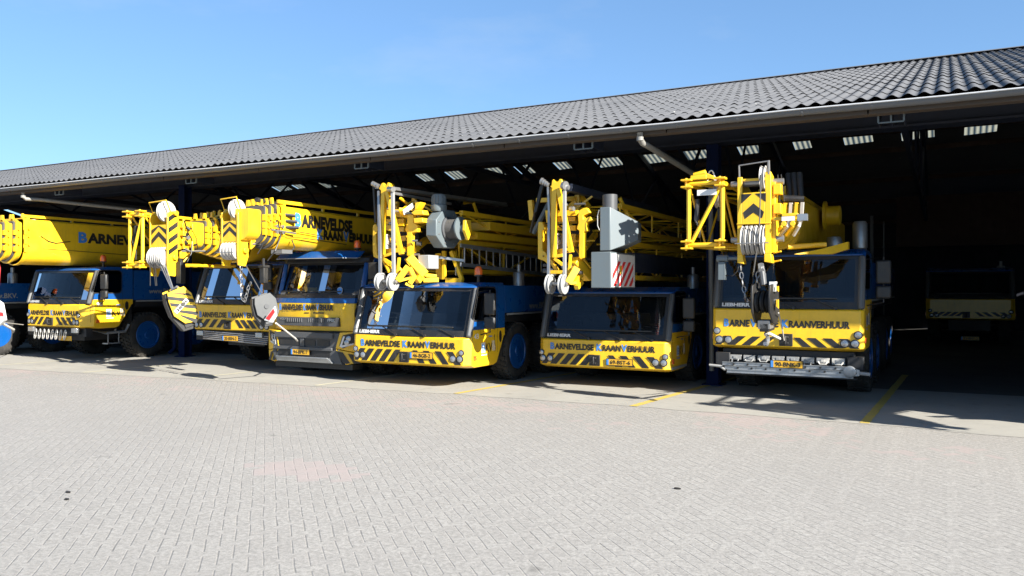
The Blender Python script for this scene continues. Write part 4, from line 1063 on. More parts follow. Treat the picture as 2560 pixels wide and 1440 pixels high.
for a, b in ((x0 + .45, XT - .2), (XT - .04, XT + .24), (XT + .30, x1 - .62)): mb.box(a, b, YT + .005, YT + .019, .70, .83)
mb.box(x0 + .44, x1 - .60, YT + .005, YT + .019, .46, .585); mb.build('bumper_opening', BLK, tr)
mb = MB(); mb.prism([(x0 + .40, YT - .02, .34), (x1 - .50, YT - .02, .34), (x1 - .62, YT - .06, .44), (x0 + .42, YT - .06, .44)], (0, .08, 0)); mb.box(x0 + .42, x1 - .62, YT - .07, YT - .02, .435, .455)
mb.build('skid_plate', ALU, tr, bevel=.004)
mb = MB(); mb.box(x0 + .2, x1 - .1, YT + .15, YT + .5, .20, .31); mb.build('under_spoiler', PLAS, tr)
mb = MB()
for q in (-.95, -.35, -.1, .62, .9): mb.lathe((XT + q, YT + .018, .625 if abs(q) > .5 else .64), (0, -1, 0), [(.018, 0), (.018, .012), (.001, .014)], 10)
mb.build('bumper_bolt', ALU, tr)
plate(tr, at(750, 880, YT - .03), '94-BPK-7')
for s in (1, -1):
    e = x1 if s > 0 else x0
    mb = MB(); pts = [(e - s * .44, .66), (e - s * .36, 1.0), (e, 1.02), (e, .58), (e - s * .06, .56)]
    yfn = lambda x: YT + .0 + (.34 if s > 0 else .14) * max(0, (1 - abs(e - x) / .44)) ** 1.3
    f_ = [Vector((x, yfn(x), z)) for x, z in pts]; mb.loft([f_, [p + Vector((0, .18, 0)) for p in f_]]); hd = mb.build('headlight_housing', YEL, tr, bevel=.01)
    mb = MB(); q_ = [(e - s * .36, .72), (e - s * .30, .94), (e - s * .05, 1.0), (e - s * .10, .78), (e - s * .30, .66)]
    f_ = [Vector((x, yfn(x) - .008, z)) for x, z in q_]; mb.loft([f_, [p + Vector((0, .01, 0)) for p in f_]]); mb.build('headlight_frame', BLK, hd)
    q_ = [(e - s * .35, .70), (e - s * .29, .92), (e - s * .26, .92), (e - s * .31, .73), (e - s * .12, .77), (e - s * .12, .74), (e - s * .31, .68)]
    mb = MB(); f_ = [Vector((x, yfn(x) - .014, z)) for x, z in q_]; mb.loft([f_, [p + Vector((0, .006, 0)) for p in f_]]); mb.build('running_light', WHT, hd)
    for zz, dx in ((.87, .20), (.79, .23)):
        c = Vector((e - s * dx, yfn(e - s * dx) - .012, zz)); lm = MB(); lm.lathe(c, (s * .5, -1, 0), [(.055, -.01), (.055, .012), (.04, .02), (.001, .022)], 14); lm.build('headlight', LENS, hd)
    mb = MB(); pts = [(e - s * .44, .64), (e - s * .06, .545), (e, .56), (e - s * .03, .34), (e - s * .26, .31)]
    f_ = [Vector((x, yfn(x) + .004, z)) for x, z in pts]; mb.loft([f_, [p + Vector((0, .2, 0)) for p in f_]]); cn = mb.build('bumper_corner', YEL, tr, bevel=.008)
    mb = MB()
    for a in (.40, .22):
        q_ = [(e - s * a, .60 - (.40 - a) * .3), (e - s * (a - .10), .575 - (.40 - a) * .3), (e - s * (a - .22), .34), (e - s * (a - .10), .325)]
        q_ = [(x if (x - e) * s < 0 else e - s * .012, z) for x, z in q_]
        mb.poly([Vector((x, yfn(x) - .004, z)) for x, z in q_])
    mb.build('hazard_stripe', BLK, cn)
    mirror_pair(tr, e, YT + .45, 1.9, 2.5, s, True)
mb = MB(); mb.box(XT - .5, XT + .5, YT + .6, YT + 8.5, .55, 1.0); mb.box(x0 + .1, x1 - .1, YT + 1.9, YT + 8.5, 1.0, 1.5)
mb.build('chassis', CHAS, tr)
for y in (1.4, 3.3, 6.4, 7.8):
    for s in (1, -1): wheel(tr, XT + s * 1.22, YT + y, .52, s, .34, treads=(y < 2))
mb = MB(); mb.box(XT - 1.1, XT + 1.1, YT + 2.1, YT + 3.4, 1.5, 2.75); mb.build('crane_cabinet', BLU, tr, bevel=.02)
mb = MB(); mb.box(XT - .25, XT + .15, YT + 1.2, YT + 1.6, 2.6, 2.95); mb.build('boom_rest', LGRY, tr)
YB = 11.95
boom(tr, XT - .05, 11.6, 22, 3.64, 2.78, .70, ncoll=3, coll_y0=.42, coll_step=.13, base_y=12.42, slope=-.012, seal=.055, flange=.045)
boom_head(tr, XT - .28, 11.6, 2.42, 3.50, .48, nlow=4, rlow=.19, rtop=.20, depth=.40, stripes=False, low_z=2.70)
mb = MB(); write(mb, [('B', 1.05, 1), ('ARNEVELDSE', 1, 0)], (XT + .303, 12.83, 3.25), Vector((0, 1, -.012)), ZA, 1.85, .25, .06)
write(mb, [('K', 1.05, 1), ('RAAN', 1, 0), ('V', 1.05, 1), ('ERHUUR', 1, 0)], (XT + .303, 13.5, 3.02), Vector((0, 1, -.012)), ZA, 2.0, .20, .06)
mb.build('boom_lettering', [BLK, SIGNBLUE], tr)
mb = MB()
for i in range(3): mb.tube((XT + .28, 12.5 + .03 * i, 3.46 - .13 * i), (XT + .40, 12.72 + .05 * i, 3.44 - .12 * i), .035, 8)
mb.tube((XT + .1, 11.95, 3.72), (XT + .1, 12.5, 3.68), .05)
mb.pipe([(XT + .33, 12.25, 3.55), (XT + .38, 12.28, 3.2), (XT + .36, 12.35, 3.0), (XT + .36, 12.2, 2.7), (XT + .2, 12.15, 2.5)], .014, 6)
mb.pipe([(XT + .30, 12.3, 3.1), (XT + .36, 12.9, 3.12), (XT + .36, 14.4, 3.02)], .010, 5); mb.pipe([(XT + .30, 12.3, 3.0), (XT + .36, 13.0, 3.0), (XT + .36, 14.4, 2.93)], .010, 5)
mb.build('hose', BLK, tr)
mb = MB(); mb.tube((XT + .36, 12.1, 3.12), (XT + .39, 12.75, 3.08), .018, 8)
for i in range(4): mb.lathe((XT + .33, 12.25 + .16 * (i % 2), 3.2 - .12 * (i // 2)), XA, [(.035, 0), (.035, .05), (.001, .05)], 10)
mb.box(XT + .0, XT + .3, 12.45, 12.75, 2.66, 2.74); mb.pipe([(XT + .33, 12.7, 2.95), (XT + .36, 12.75, 2.8), (XT + .2, 12.8, 2.68), (XT - .1, 12.7, 2.66)], .016, 6); mb.build('boom_fitting', STEEL, tr)
mb = MB(); mb.box(XT + .08, XT + .2, 12.05, 12.17, 2.05, 2.40); mb.tube((XT + .14, 12.1, 2.4), (XT + .14, 12.1, 2.55), .03); mb.box(XT + .06, XT + .22, 12.03, 12.19, 2.36, 2.41); mb.build('overload_switch', PLAS, tr, bevel=.01)
mb = MB()
for i in range(3): mb.box(XT - .62, XT - .32, 11.9 + .1 * i, 11.94 + .1 * i, 3.36 + .05 * i, 3.42 + .05 * i)
mb.bar((XT - .95, 12.0, 3.42), (XT - .5, 12.0, 3.46), .06); mb.bar((XT - .62, 12.0, 3.5), (XT - .4, 12.0, 3.66), .10); mb.bar((XT - .66, 12.05, 3.1), (XT - .55, 12.05, 3.42), .03); mb.bar((XT - .75, 12.0, 3.05), (XT - .45, 12.0, 3.03), .05)
mb.build('jib_bracket', YEL, tr)
mb = MB(); a = at(610, 655, 11.85); b = at(655, 735, 11.7); mb.tube(a, b, .010, 6); mb.build('hoist_rope', ROPE, tr)
hb3 = hook_block('hook_block', at(655, 738, 11.7), .62, .42, .24, R(-14), R(58), (PILL, PLAS, DGRY), 'dark grey hook block with red and white lower plate hanging before cab 98', None, hook=False)
mb = MB(); c = at(676, 783, 11.5)
mb.prism([at(660, 800, 11.52), at(686, 766, 11.52), at(690, 790, 11.52), at(680, 806, 11.52)], (0, .03, 0), 0); mb.prism([at(664, 796, 11.515), at(683, 772, 11.515), at(687, 780, 11.515), at(673, 801, 11.515)], (0, .004, 0), 1)
mb.build('warning_plate', [WHT, RED], hb3)
mb = MB(); mb.tube(at(690, 808, 11.6), at(738, 846, 12.6), .018, 8); mb.tube(at(738, 846, 12.6), at(743, 852, 13.4), .02, 8); o = mb.build('tie_strap', SLING); center_origin(o); tag(o, 'pale strap tying the grey hook block down to the truck bumper', 'strap')
a = at(603, 662, 11.72); ch_ = chain_mb([a, at(605, 745, 11.72), at(612, 755, 11.7), at(622, 715, 11.68), at(628, 705, 11.66)])
o = ch_.build('steel_chain', STEEL); center_origin(o); tag(o, 'loose steel chain looping from the crane head in front of the shaded windscreen', 'chain')
# ---- folding tower cranes: shared pieces of the folded stack
def sheave_pair(root, pts, rad):
    for p in pts: sheave(root, p, rad, .08, mat=WHT if False else LGRY)
def flat_ladder(root, x, y0, y1, z0, z1, n, slope=0.0, name='ladder'):
    mb = MB(); zz = lambda y: slope * (y - y0)
    for z in (z0, z1): mb.bar((x, y0, z), (x, y1, z + zz(y1)), .03, .075)
    for i in range(n):
        y = y0 + (y1 - y0) * (i + .5) / n; mb.tube((x, y, z0 + zz(y)), (x, y, z1 + zz(y)), .014, 6)
    return mb.build(name, ALU, root)

# ---- crane 46-BGB-2
X3, Y3 = -9.43, 13.2
c3 = thing('mobile_tower_crane', (X3, Y3, 0), 'folding tower crane with plate 46-BGB-2, blue roof edge in the sun and grey winch above', 'tower crane', BAY)
cab(c3, X3, Y3, 2.85, .46, .98, 1.95, 2.06, yb=1.45, ch=.13, yr0=1.12, zs=1.14, txt=(.32, .80, .105), haz=(.02, .265, 5, 4), lights=LT(1.24, 1.08, 1.27, .13, .25), number='43', sock=-.05, lean=.30)
carrier(c3, X3, Y3, 2.85, 1.44, 2.06, www='www.BKV.', wz=1.50, www_y=2.6, wx=.11, wheels=(2.12, 3.8, 6.6, 8.2), r=.61)
plate(c3, at(1052, 889, Y3 - .02), '46-BGB-2')
Z3 = zm(900, 440, 4.8)
ya = 12.98
def bars(root, name, lst, mat=YEL, bevel=0):
    mb = MB()
    for p, q, w in lst: mb.bar(p, q, w)
    return mb.build(name, mat, root, bevel=bevel)
fr3 = bars(c3, 'folded_jib', [(Z3(290, 170, ya), Z3(268, 960, ya), .085), (Z3(325, 180, ya), Z3(500, 940, ya), .075), (Z3(262, 968, ya), Z3(400, 925, ya), .05), (Z3(270, 905, ya + .15), Z3(550, 885, ya + .15), .085),
    (Z3(270, 985, ya), Z3(440, 1090, ya), .05), (Z3(440, 1080, ya), Z3(520, 1140, ya + .1), .05), (Z3(300, 1000, ya + .1), Z3(370, 1140, ya + .1), .07), (Z3(470, 980, ya), Z3(445, 1230, ya - .05), .045),
    (Z3(275, 1000, ya + .1), Z3(345, 1150, ya - .05), .04), (Z3(300, 910, ya + .5), Z3(500, 780, ya + .6), .05)])
mb = MB(); hp = [(225, 150), (255, 90), (275, 80), (293, 118), (312, 120), (330, 75), (350, 85), (368, 150), (345, 190), (262, 190)]
mb.prism([Z3(a, b, ya - .04) for a, b in hp], (0, .16, 0)); mb.build('head_saddle', YEL, fr3, bevel=.01)
bars(c3, 'cross_beam', [(Z3(300, 440, ya + .25), Z3(600, 470, ya + .25), .12), (Z3(240, 445, ya + .25), Z3(510, 425, ya + .3), .09)])
bars(c3, 'cross_beam', [(Z3(300, 548, ya + .3), Z3(540, 540, ya + .3), .09), (Z3(290, 590, ya + .5), Z3(530, 585, ya + .5), .05)])
bars(c3, 'cross_beam', [(Z3(290, 622, ya + .25), Z3(540, 645, ya + .25), .09), (Z3(370, 770, ya + .3), Z3(560, 745, ya + .4), .10), (Z3(300, 840, ya + .5), Z3(560, 870, ya + .5), .07)])
mb = MB(); cp = [(565, 470), (600, 440), (640, 470), (640, 560), (690, 590), (688, 670), (620, 680), (608, 960), (560, 960), (562, 680), (540, 650), (560, 560)]
mb.prism([Z3(a, b, ya + .1) for a, b in cp], (0, .12, 0)); mb.build('hinge_column', YEL, c3, bevel=.012)
mb = MB()
for pp in ([(655, 410), (745, 405), (762, 462), (650, 470), (610, 440)], [(640, 505), (745, 500), (757, 555), (650, 568)], [(660, 320), (725, 312), (690, 380), (655, 410)]):
    mb.prism([Z3(a, b, ya + .0) for a, b in pp], (0, .20, 0))
mb.build('hinge_bracket', YEL, c3, bevel=.01)
mb = MB(); pp = [(150, 600), (175, 570), (205, 590), (215, 640), (190, 700), (195, 800), (205, 940), (245, 1000), (210, 990), (160, 970), (150, 900)]
mb.prism([Z3(a, b, ya + .35) for a, b in pp], (0, .22, 0)); mb.build('guide_frame', YEL, c3, bevel=.012)
bars(c3, 'folding_arm', [(Z3(585, 970, ya + .05), Z3(780, 1185, ya + .25), .17), (Z3(560, 980, ya + .3), Z3(720, 1200, ya + .45), .12), (Z3(770, 1185, ya + .25), Z3(920, 1205, ya + .4), .07)], bevel=.012)
bars(c3, 'lever_arm', [(Z3(455, 1255, ya - .15), Z3(580, 1085, ya - .05), .11), (Z3(450, 1262, ya - .15), Z3(640, 1215, ya + .05), .05), (Z3(590, 1100, ya), Z3(650, 1230, ya + .1), .08), (Z3(600, 1290, ya), Z3(660, 1200, ya + .05), .09), (Z3(680, 1260, ya + .1), Z3(730, 1195, ya + .2), .12), (Z3(545, 1290, ya - .05), Z3(640, 1330, ya + .05), .05)])
bars(c3, 'diagonal_brace', [(Z3(640, 890, ya + .3), Z3(800, 760, ya + 1.2), .11), (Z3(640, 600, ya + .6), Z3(790, 560, ya + 1.4), .08), (Z3(500, 445, ya + .1), Z3(625, 330, ya + .5), .09), (Z3(440, 410, ya + .8), Z3(445, 310, ya + .8), .07), (Z3(655, 330, ya + .9), Z3(650, 250, ya + .9), .08)])
mb = MB(); mb.bar(Z3(520, 440, ya - .0), Z3(640, 345, ya + .3), .012, .10, up=(0, -1, 0)); mb.build('sticker', WHT, c3)
bars(c3, 'pendant_rod', [(Z3(392, 160, ya - .12), Z3(406, 1240, ya - .2), .055)], LGRY)
bars(c3, 'pendant_rod', [(Z3(228, 180, ya + .0), Z3(245, 1230, ya - .2), .05)], STEEL)
bars(c3, 'pendant_rod', [(Z3(165, 110, ya + .1), Z3(190, 560, ya + .1), .04), (Z3(180, 120, ya + .25), Z3(215, 600, ya + .25), .03)], BLK)
mb = MB()
for i in range(3): mb.tube(Z3(150 + 28 * i, 90 + 14 * i, ya - .02), Z3(172 + 28 * i, 100 + 14 * i, ya - .02), .05, 12)
mb.tube(Z3(345, 155, ya - .1), Z3(400, 160, ya - .16), .055, 12); mb.build('hinge_pin', STEEL, c3)
p0 = Z3(400, 150, ya - .1)
bars(c3, 'guy_rod', [(p0, p0 + Vector((.05, 4.5, .10)), .06), (p0 + Vector((0, 0, -.09)), p0 + Vector((.05, 2.0, -.12)), .05), (p0 + Vector((-.22, .1, .02)), p0 + Vector((-.2, 5, .12)), .05), (p0 + Vector((-.5, .1, .06)), p0 + Vector((-.45, 5, .14)), .05)], STEEL)
for px in (250, 395): sheave(c3, Z3(px, 1268, ya - .22), .175, .07, mat=LGRY)
mb = MB(); mb.tube(Z3(175, 1262, ya - .22), Z3(440, 1268, ya - .22), .03, 10); mb.build('axle', STEEL, c3)
mb = MB(); mb.pipe([Z3(480, 1370, ya - .2), Z3(560, 1365, ya - .1), Z3(700, 1310, ya + .4), Z3(860, 1275, ya + .7)], .012, 5); mb.pipe([Z3(300, 1150, ya), Z3(500, 1180, ya + .2), Z3(600, 1240, ya + .1)], .014, 5); mb.build('hose', BLK, c3)
sheave(c3, Z3(318, 800, ya + .25), .17, .08)
# winch and gearbox
gx = Z3(790, 600, ya + .35).x
mb = MB(); gp = [(790, 520), (858, 425), (1018, 418), (1030, 470), (990, 520), (985, 700), (1020, 790), (1018, 862), (868, 832), (790, 712)]
base_ = Vector((0, 0, 0))
gpts = [(790, 520), (790, 712), (868, 832), (905, 838), (905, 520), (850, 430)]
# octagonal housing lying in a plane across the crane, its thickness along x
cy_, cz_ = ya + .60, Z3(850, 640, ya + .5).z
oct_ = []
for q in range(8):
    a = R(22.5 + 45 * q); oct_.append((cy_ + .50 * math.cos(a), cz_ + .36 * math.sin(a) * 1.12))
xg0 = Z3(795, 600, cy_ - .45).x
mb = MB(); mb.prism([(xg0, a, b) for a, b in oct_], (.24, 0, 0)); gb = mb.build('gearbox', GRY, c3, bevel=.015)
mb = MB(); c = Vector((xg0 + .10, cy_ - .16, cz_ + .34)); mb.lathe(c, ZA, [(.14, 0), (.16, .05), (.16, .12), (.135, .14), (.135, .30), (.125, .33), (.001, .34)], 20)
for q in range(12): a = 2 * math.pi * q / 12; mb.bar((c.x + .137 * math.cos(a), c.y + .137 * math.sin(a), c.z + .14), (c.x + .137 * math.cos(a), c.y + .137 * math.sin(a), c.z + .30), .012)
mb.build('motor', GRY, c3)
mb = MB()
for q in range(8): a = R(22.5 + 45 * q); mb.lathe((xg0 + .24, cy_ + .40 * math.cos(a), cz_ + .31 * math.sin(a)), XA, [(.016, 0), (.016, .014), (.001, .016)], 8)
mb.build('bolt', STEEL, gb)
mb = MB(); c = Vector((xg0 + .24, cy_ - .05, cz_ - .0))
mb.lathe(c, XA, [(.24, 0), (.24, .03), (.185, .05), (.185, .24), (.20, .26), (.20, .28)], 32, 0); mb.lathe(c + XA * .28, XA, [(.23, 0), (.23, .03), (.08, .04), (.08, .10), (.06, .12), (.001, .12)], 32, 1)
for i in range(8):
    mb.pipe([c + XA * (.06 + .025 * i) + Vector((0, math.cos(2 * math.pi * q / 20) * .19, math.sin(2 * math.pi * q / 20) * .19)) for q in range(20)], .012, 5, 2, closed=True)
mb.build('winch_drum', [DGRY, GRY, ROPE], c3, ang=40)
mb = MB(); e = c + XA * .40
mb.prism([e + Vector((.0, -.11, -.05)), e + Vector((.0, -.09, .15)), e + Vector((.0, .10, .17)), e + Vector((0, .13, -.06)), e + Vector((0, .02, -.24))], (.07, 0, 0)); mb.build('winch_bearing', YEL, c3, bevel=.01)
mb = MB(); c = Z3(780, 1030, ya + .3); mb.box(c.x - .10, c.x + .16, c.y - .1, c.y + .25, c.z - .14, c.z + .13); mb.build('control_box', LGRY, c3, bevel=.015)
# mast sections lying on the carrier
q0 = Z3(1000, 1245, ya + 1.0); q1 = Z3(1225, 1245, ya + 1.0)
bars(c3, 'mast_foot', [(Z3(760, 1248, ya + .6), Z3(940, 1245, ya + .8), .09), (Z3(1040, 1252, ya + .9), Z3(1232, 1258, ya + .9), .10), (Z3(1095, 905, ya + .9), Z3(1225, 1245, ya + .9), .07), (Z3(1060, 770, ya + .9), Z3(1120, 800, ya + .9), .13), (Z3(1010, 900, ya + .9), Z3(1010, 1240, ya + .9), .07), (Z3(955, 930, ya + 1.0), Z3(965, 1240, ya + 1.0), .13), (Z3(1130, 905, ya + 1.2), Z3(1190, 1160, ya + 1.2), .07)])
mb = MB(); lattice(mb, X3 - .55, X3 + .55, 2.3, 2.9, ya + 1.3, ya + 9.0, 4, .045, .02); mb.build('mast_section', YEL, c3)
mb = MB(); lattice(mb, X3 - .45, X3 + .60, 3.10, 3.5, ya + 1.3, ya + 9.0, 4, .045, .02); mb.box(X3 + .1, X3 + .72, ya + 2.3, ya + 9, 3.20, 3.38); mb.box(X3 + .1, X3 + .70, ya + 1.8, ya + 9, 2.98, 3.12); mb.build('jib_section', YEL, c3)
a = Z3(1360, 320, ya + 3); mb = MB(); mb.pipe([a + Vector((-.25, 0, .0)), a, a + Vector((.05, .35, -.6)), a + Vector((.05, .5, -.9))], .04, 8); mb.tube(a + Vector((-.1, .2, -.5)), a + Vector((.1, .9, -1.0)), .03); mb.build('support_strut', YEL, c3)
lx = Z3(1100, 900, ya + .75).x
flat_ladder(c3, lx + .18, ya + .8, ya + 5.2, 2.42, 2.80, 15, -.035)
mb = MB(); lb = Vector((lx + .02, ya + .85, 2.3)); mb.box(lb.x, lb.x + .02, lb.y, lb.y + .22, 2.2, 2.36, 0); mb.bar(lb + Vector((-.4, -.15, .28)), lb + Vector((.15, .1, .2)), .04, .05, 0); mb.build('bracket_plate', ALU, c3)

def stack_detail(root, Z, y, seed, box):
    """small pins, pulleys, hydraulic lines and bolts of a folded jib stack"""
    random.seed(seed); ax_, ay_, bx_, by_ = box
    mb = MB()
    for q in range(9):
        a = Z(random.uniform(ax_, bx_), random.uniform(ay_, by_), y + random.uniform(.05, .5)); d = Vector((random.uniform(-.2, .25), random.uniform(0, .3), random.uniform(-.45, .15)))
        mb.pipe([a, a + d * .5 + Vector((.05, .02, -.04)), a + d], random.choice((.009, .012, .015)), 5)
    mb.build('hose', BLK, root)
    for q in range(14):
        a = Z(random.uniform(ax_, bx_), random.uniform(ay_, by_), y + random.uniform(.0, .35)); mb = MB()
        mb.tube(a, a + Vector((random.uniform(.08, .2), random.uniform(-.02, .06), 0)), random.uniform(.02, .045), 10); mb.build('hinge_pin', STEEL if q % 2 else DGRY, root)
    for q in range(18):
        a = Z(random.uniform(ax_, bx_), random.uniform(ay_, by_), y + random.uniform(.1, .9)); b = a + Vector((random.uniform(-.35, .4), random.uniform(.1, .7), random.uniform(-.4, .4)))
        bars(root, 'tie_bar', [(a, b, random.uniform(.018, .042))])
    mb = MB(); a = Z(ax_ * .3 + bx_ * .7, ay_ * .45 + by_ * .55, y + 1.0)
    mb.box(a.x - .25, a.x + .25, a.y, a.y + 1.2, a.z - .35, a.z + .25); mb.tube((a.x - .1, a.y + .2, a.z + .2), (a.x - .1, a.y + .2, a.z + .5), .1, 14); mb.build('shade_block', CHAS, root, bevel=.03)  # black block added to hide bright lattice, standing in for deep shade
stack_detail(c3, Z3, 12.98, 31, (270, 260, 720, 1180))

# ---- crane 69-BST-6
X4, Y4 = -5.95, 14.8
c4 = thing('mobile_tower_crane', (X4, Y4, 0), 'folding tower crane with plate 69-BST-6 under two grey boxes, one striped red and white', 'tower crane', BAY)
cab(c4, X4, Y4, 2.74, .41, .92, 1.84, 1.97, yb=1.5, ch=.10, yr0=1.15, zs=1.10, txt=(.32, .80, .10), haz=(.02, .235, 5, 4), lights=LT(1.26, 1.10, 1.29, .13, .245), sock=-.13, lean=.30, beac=False)
carrier(c4, X4, Y4, 2.74, 1.44, 2.0, wheels=(2.12, 3.8, 6.6, 8.2), r=.61)
plate(c4, at(1548, 906, Y4 - .02), '69-BST-6')
mb = MB(); mb.box(X4 + 1.365, X4 + 1.385, Y4 + .14, Y4 + 1.1, .40, .45); mb.build('side_trim', LGRY, c4)
Z4 = zm(1320, 430, 4.5); ya = 13.1
fr4 = bars(c4, 'folded_jib', [(Z4(305, 190, ya), Z4(290, 960, ya), .085), (Z4(345, 190, ya), Z4(490, 905, ya), .075), (Z4(280, 955, ya), Z4(390, 935, ya), .055), (Z4(300, 900, ya + .15), Z4(490, 880, ya + .15), .085), (Z4(275, 180, ya + .12), Z4(255, 650, ya + .12), .06),
    (Z4(300, 975, ya), Z4(470, 1105, ya), .05), (Z4(260, 1000, ya + .1), Z4(330, 1110, ya + .1), .06), (Z4(480, 930, ya), Z4(455, 1230, ya - .1), .04), (Z4(250, 1125, ya), Z4(510, 1125, ya), .06)])
mb = MB(); hp = [(245, 160), (262, 150), (268, 95), (285, 80), (305, 108), (335, 108), (352, 78), (378, 80), (390, 150), (382, 175), (330, 205), (290, 205)]
mb.prism([Z4(a, b, ya - .04) for a, b in hp], (0, .16, 0)); mb.build('head_saddle', YEL, fr4, bevel=.01)
bars(c4, 'cross_beam', [(Z4(320, 470, ya + .25), Z4(560, 462, ya + .25), .10)]); bars(c4, 'cross_beam', [(Z4(310, 535, ya + .3), Z4(540, 530, ya + .3), .08), (Z4(320, 560, ya + .6), Z4(560, 558, ya + .6), .07)]); bars(c4, 'cross_beam', [(Z4(310, 628, ya + .25), Z4(545, 632, ya + .25), .09), (Z4(330, 760, ya + .5), Z4(560, 770, ya + .5), .22)])
mb = MB(); cp = [(575, 430), (620, 405), (660, 400), (698, 455), (620, 490), (622, 530), (700, 500), (728, 540), (660, 560), (650, 610), (668, 660), (628, 672), (625, 960), (590, 985), (570, 960), (575, 660), (545, 640), (565, 570), (558, 500)]
mb.prism([Z4(a, b, ya + .05) for a, b in cp], (0, .14, 0)); mb.build('hinge_column', YEL, c4, bevel=.012)
mb = MB(); pp = [(115, 560), (160, 560), (190, 640), (160, 660), (162, 880), (195, 900), (225, 960), (230, 1050), (180, 1000), (110, 975), (108, 640)]
mb.prism([Z4(a, b, ya + .2) for a, b in pp], (0, .22, 0)); mb.build('guide_frame', YEL, c4, bevel=.012)
mb = MB(); pp = [(190, 430), (250, 430), (250, 560), (205, 570)]; mb.prism([Z4(a, b, ya + .1) for a, b in pp], (0, .15, 0)); mb.build('guide_plate', YEL, c4, bevel=.01)
bars(c4, 'folding_arm', [(Z4(520, 990, ya + .1), Z4(680, 1190, ya + .45), .16), (Z4(560, 985, ya + .4), Z4(700, 1160, ya + .6), .12)], bevel=.012)
bars(c4, 'lever_arm', [(Z4(445, 1245, ya - .15), Z4(545, 1075, ya - .05), .12), (Z4(430, 1255, ya - .1), Z4(545, 1245, ya), .05), (Z4(520, 1250, ya), Z4(590, 1150, ya + .2), .09), (Z4(545, 1300, ya), Z4(600, 1230, ya + .2), .08)])
bars(c4, 'diagonal_brace', [(Z4(640, 850, ya + .3), Z4(760, 700, ya + 1.2), .09), (Z4(420, 440, ya + .9), Z4(540, 330, ya + .9), .08), (Z4(100, 320, ya + .9), Z4(540, 300, ya + .9), .08), (Z4(30, 320, ya + .9), Z4(50, 540, ya + .9), .09), (Z4(560, 260, ya + .95), Z4(560, 440, ya + .95), .09), (Z4(600, 280, ya + 1.0), Z4(690, 400, ya + 1.3), .07)])
bars(c4, 'pendant_rod', [(Z4(412, 150, ya - .12), Z4(412, 1240, ya - .2), .05)], LGRY)
bars(c4, 'pendant_rod', [(Z4(228, 170, ya), Z4(240, 460, ya), .04), (Z4(240, 460, ya), Z4(232, 1200, ya - .15), .045)], STEEL)
bars(c4, 'pendant_rod', [(Z4(165, 150, ya + .2), Z4(85, 450, ya + .2), .055), (Z4(150, 160, ya + .3), Z4(30, 680, ya + .5), .04)], BLK)
bars(c4, 'pendant_rod', [(Z4(235, 350, ya + .5), Z4(60, 690, ya + .6), .06)], GRY)
mb = MB()
for i in range(4): mb.tube(Z4(150 + 22 * i, 100 + 14 * i, ya - .02), Z4(168 + 22 * i, 108 + 14 * i, ya - .02), .065 - .008 * i, 12)
mb.tube(Z4(375, 155, ya - .1), Z4(460, 175, ya - .12), .04, 12); mb.tube(Z4(400, 150, ya - .15), Z4(425, 152, ya - .17), .075, 14); mb.build('hinge_pin', STEEL, c4)
p0 = Z4(455, 175, ya)
bars(c4, 'guy_rod', [(p0, p0 + Vector((.1, 4.5, -.02)), .13)], NAVY)
for px in (250, 398): sheave(c4, Z4(px, 1262, ya - .22), .175, .07, mat=LGRY)
mb = MB(); mb.tube(Z4(185, 1255, ya - .22), Z4(440, 1258, ya - .22), .03, 10); mb.build('axle', STEEL, c4)
sheave(c4, Z4(330, 790, ya + .25), .17, .08)
mb = MB(); mb.pipe([Z4(265, 1375, ya - .1), Z4(330, 1395, ya), Z4(500, 1390, ya + .3)], .012, 5); mb.pipe([Z4(360, 700, ya + .3), Z4(350, 900, ya + .3), Z4(340, 1100, ya + .2)], .014, 5); mb.build('hose', BLK, c4)
# tapering grey cabinet and the square one below
gy = 13.1; p_ = Z4(808, 395, gy); q_ = Z4(918, 885, gy); xw0, xw1 = p_.x, Z4(922, 640, gy).x; zt, zb4 = p_.z, q_.z
mb = MB(); e0, e1 = Z4(1240, 560, gy + .45), Z4(1225, 770, gy + .45)
mb.loft([[(xw0, gy, zb4), (xw1, gy, zb4), (e0.x, gy + .45, e1.z), (e0.x - .1, gy + .9, e1.z), (xw0, gy + .9, zb4)], [(xw0, gy, zt), (xw1, gy, zt), (e0.x, gy + .45, e0.z), (e0.x - .1, gy + .9, e0.z), (xw0, gy + .9, zt)]])
cb = mb.build('grey_cabinet', GRY, c4, bevel=.012)
mb = MB(); mb.tube((xw0 + .13, gy + .14, zt - .05), (xw0 + .13, gy + .14, zt + .22), .13, 18); mb.build('motor', DGRY, c4)
mb = MB(); mb.pipe([(xw0 - .005, gy - .02, zt - .05), (xw0 - .03, gy - .03, zt - .15), (xw0 - .03, gy - .03, zt - .32), (xw0 - .0, gy - .02, zt - .4)], .008, 5); mb.build('cabinet_cable', LGRY, cb)
p_ = Z4(708, 900, gy); q_ = Z4(930, 1305, gy); gx0, gx1 = p_.x, q_.x
mb = MB(); mb.box(gx0, gx1, gy, gy + 1.25, q_.z, p_.z); b2 = mb.build('square_cabinet', GRY, c4, bevel=.012)
mb = MB(); mb.box(gx1, gx1 + .006, gy + .04, gy + 1.2, q_.z + .02, p_.z - .03, 0)
n = 5; zA, zB = q_.z + .03, p_.z - .16; yA, yB = gy + .06, gy + 1.12
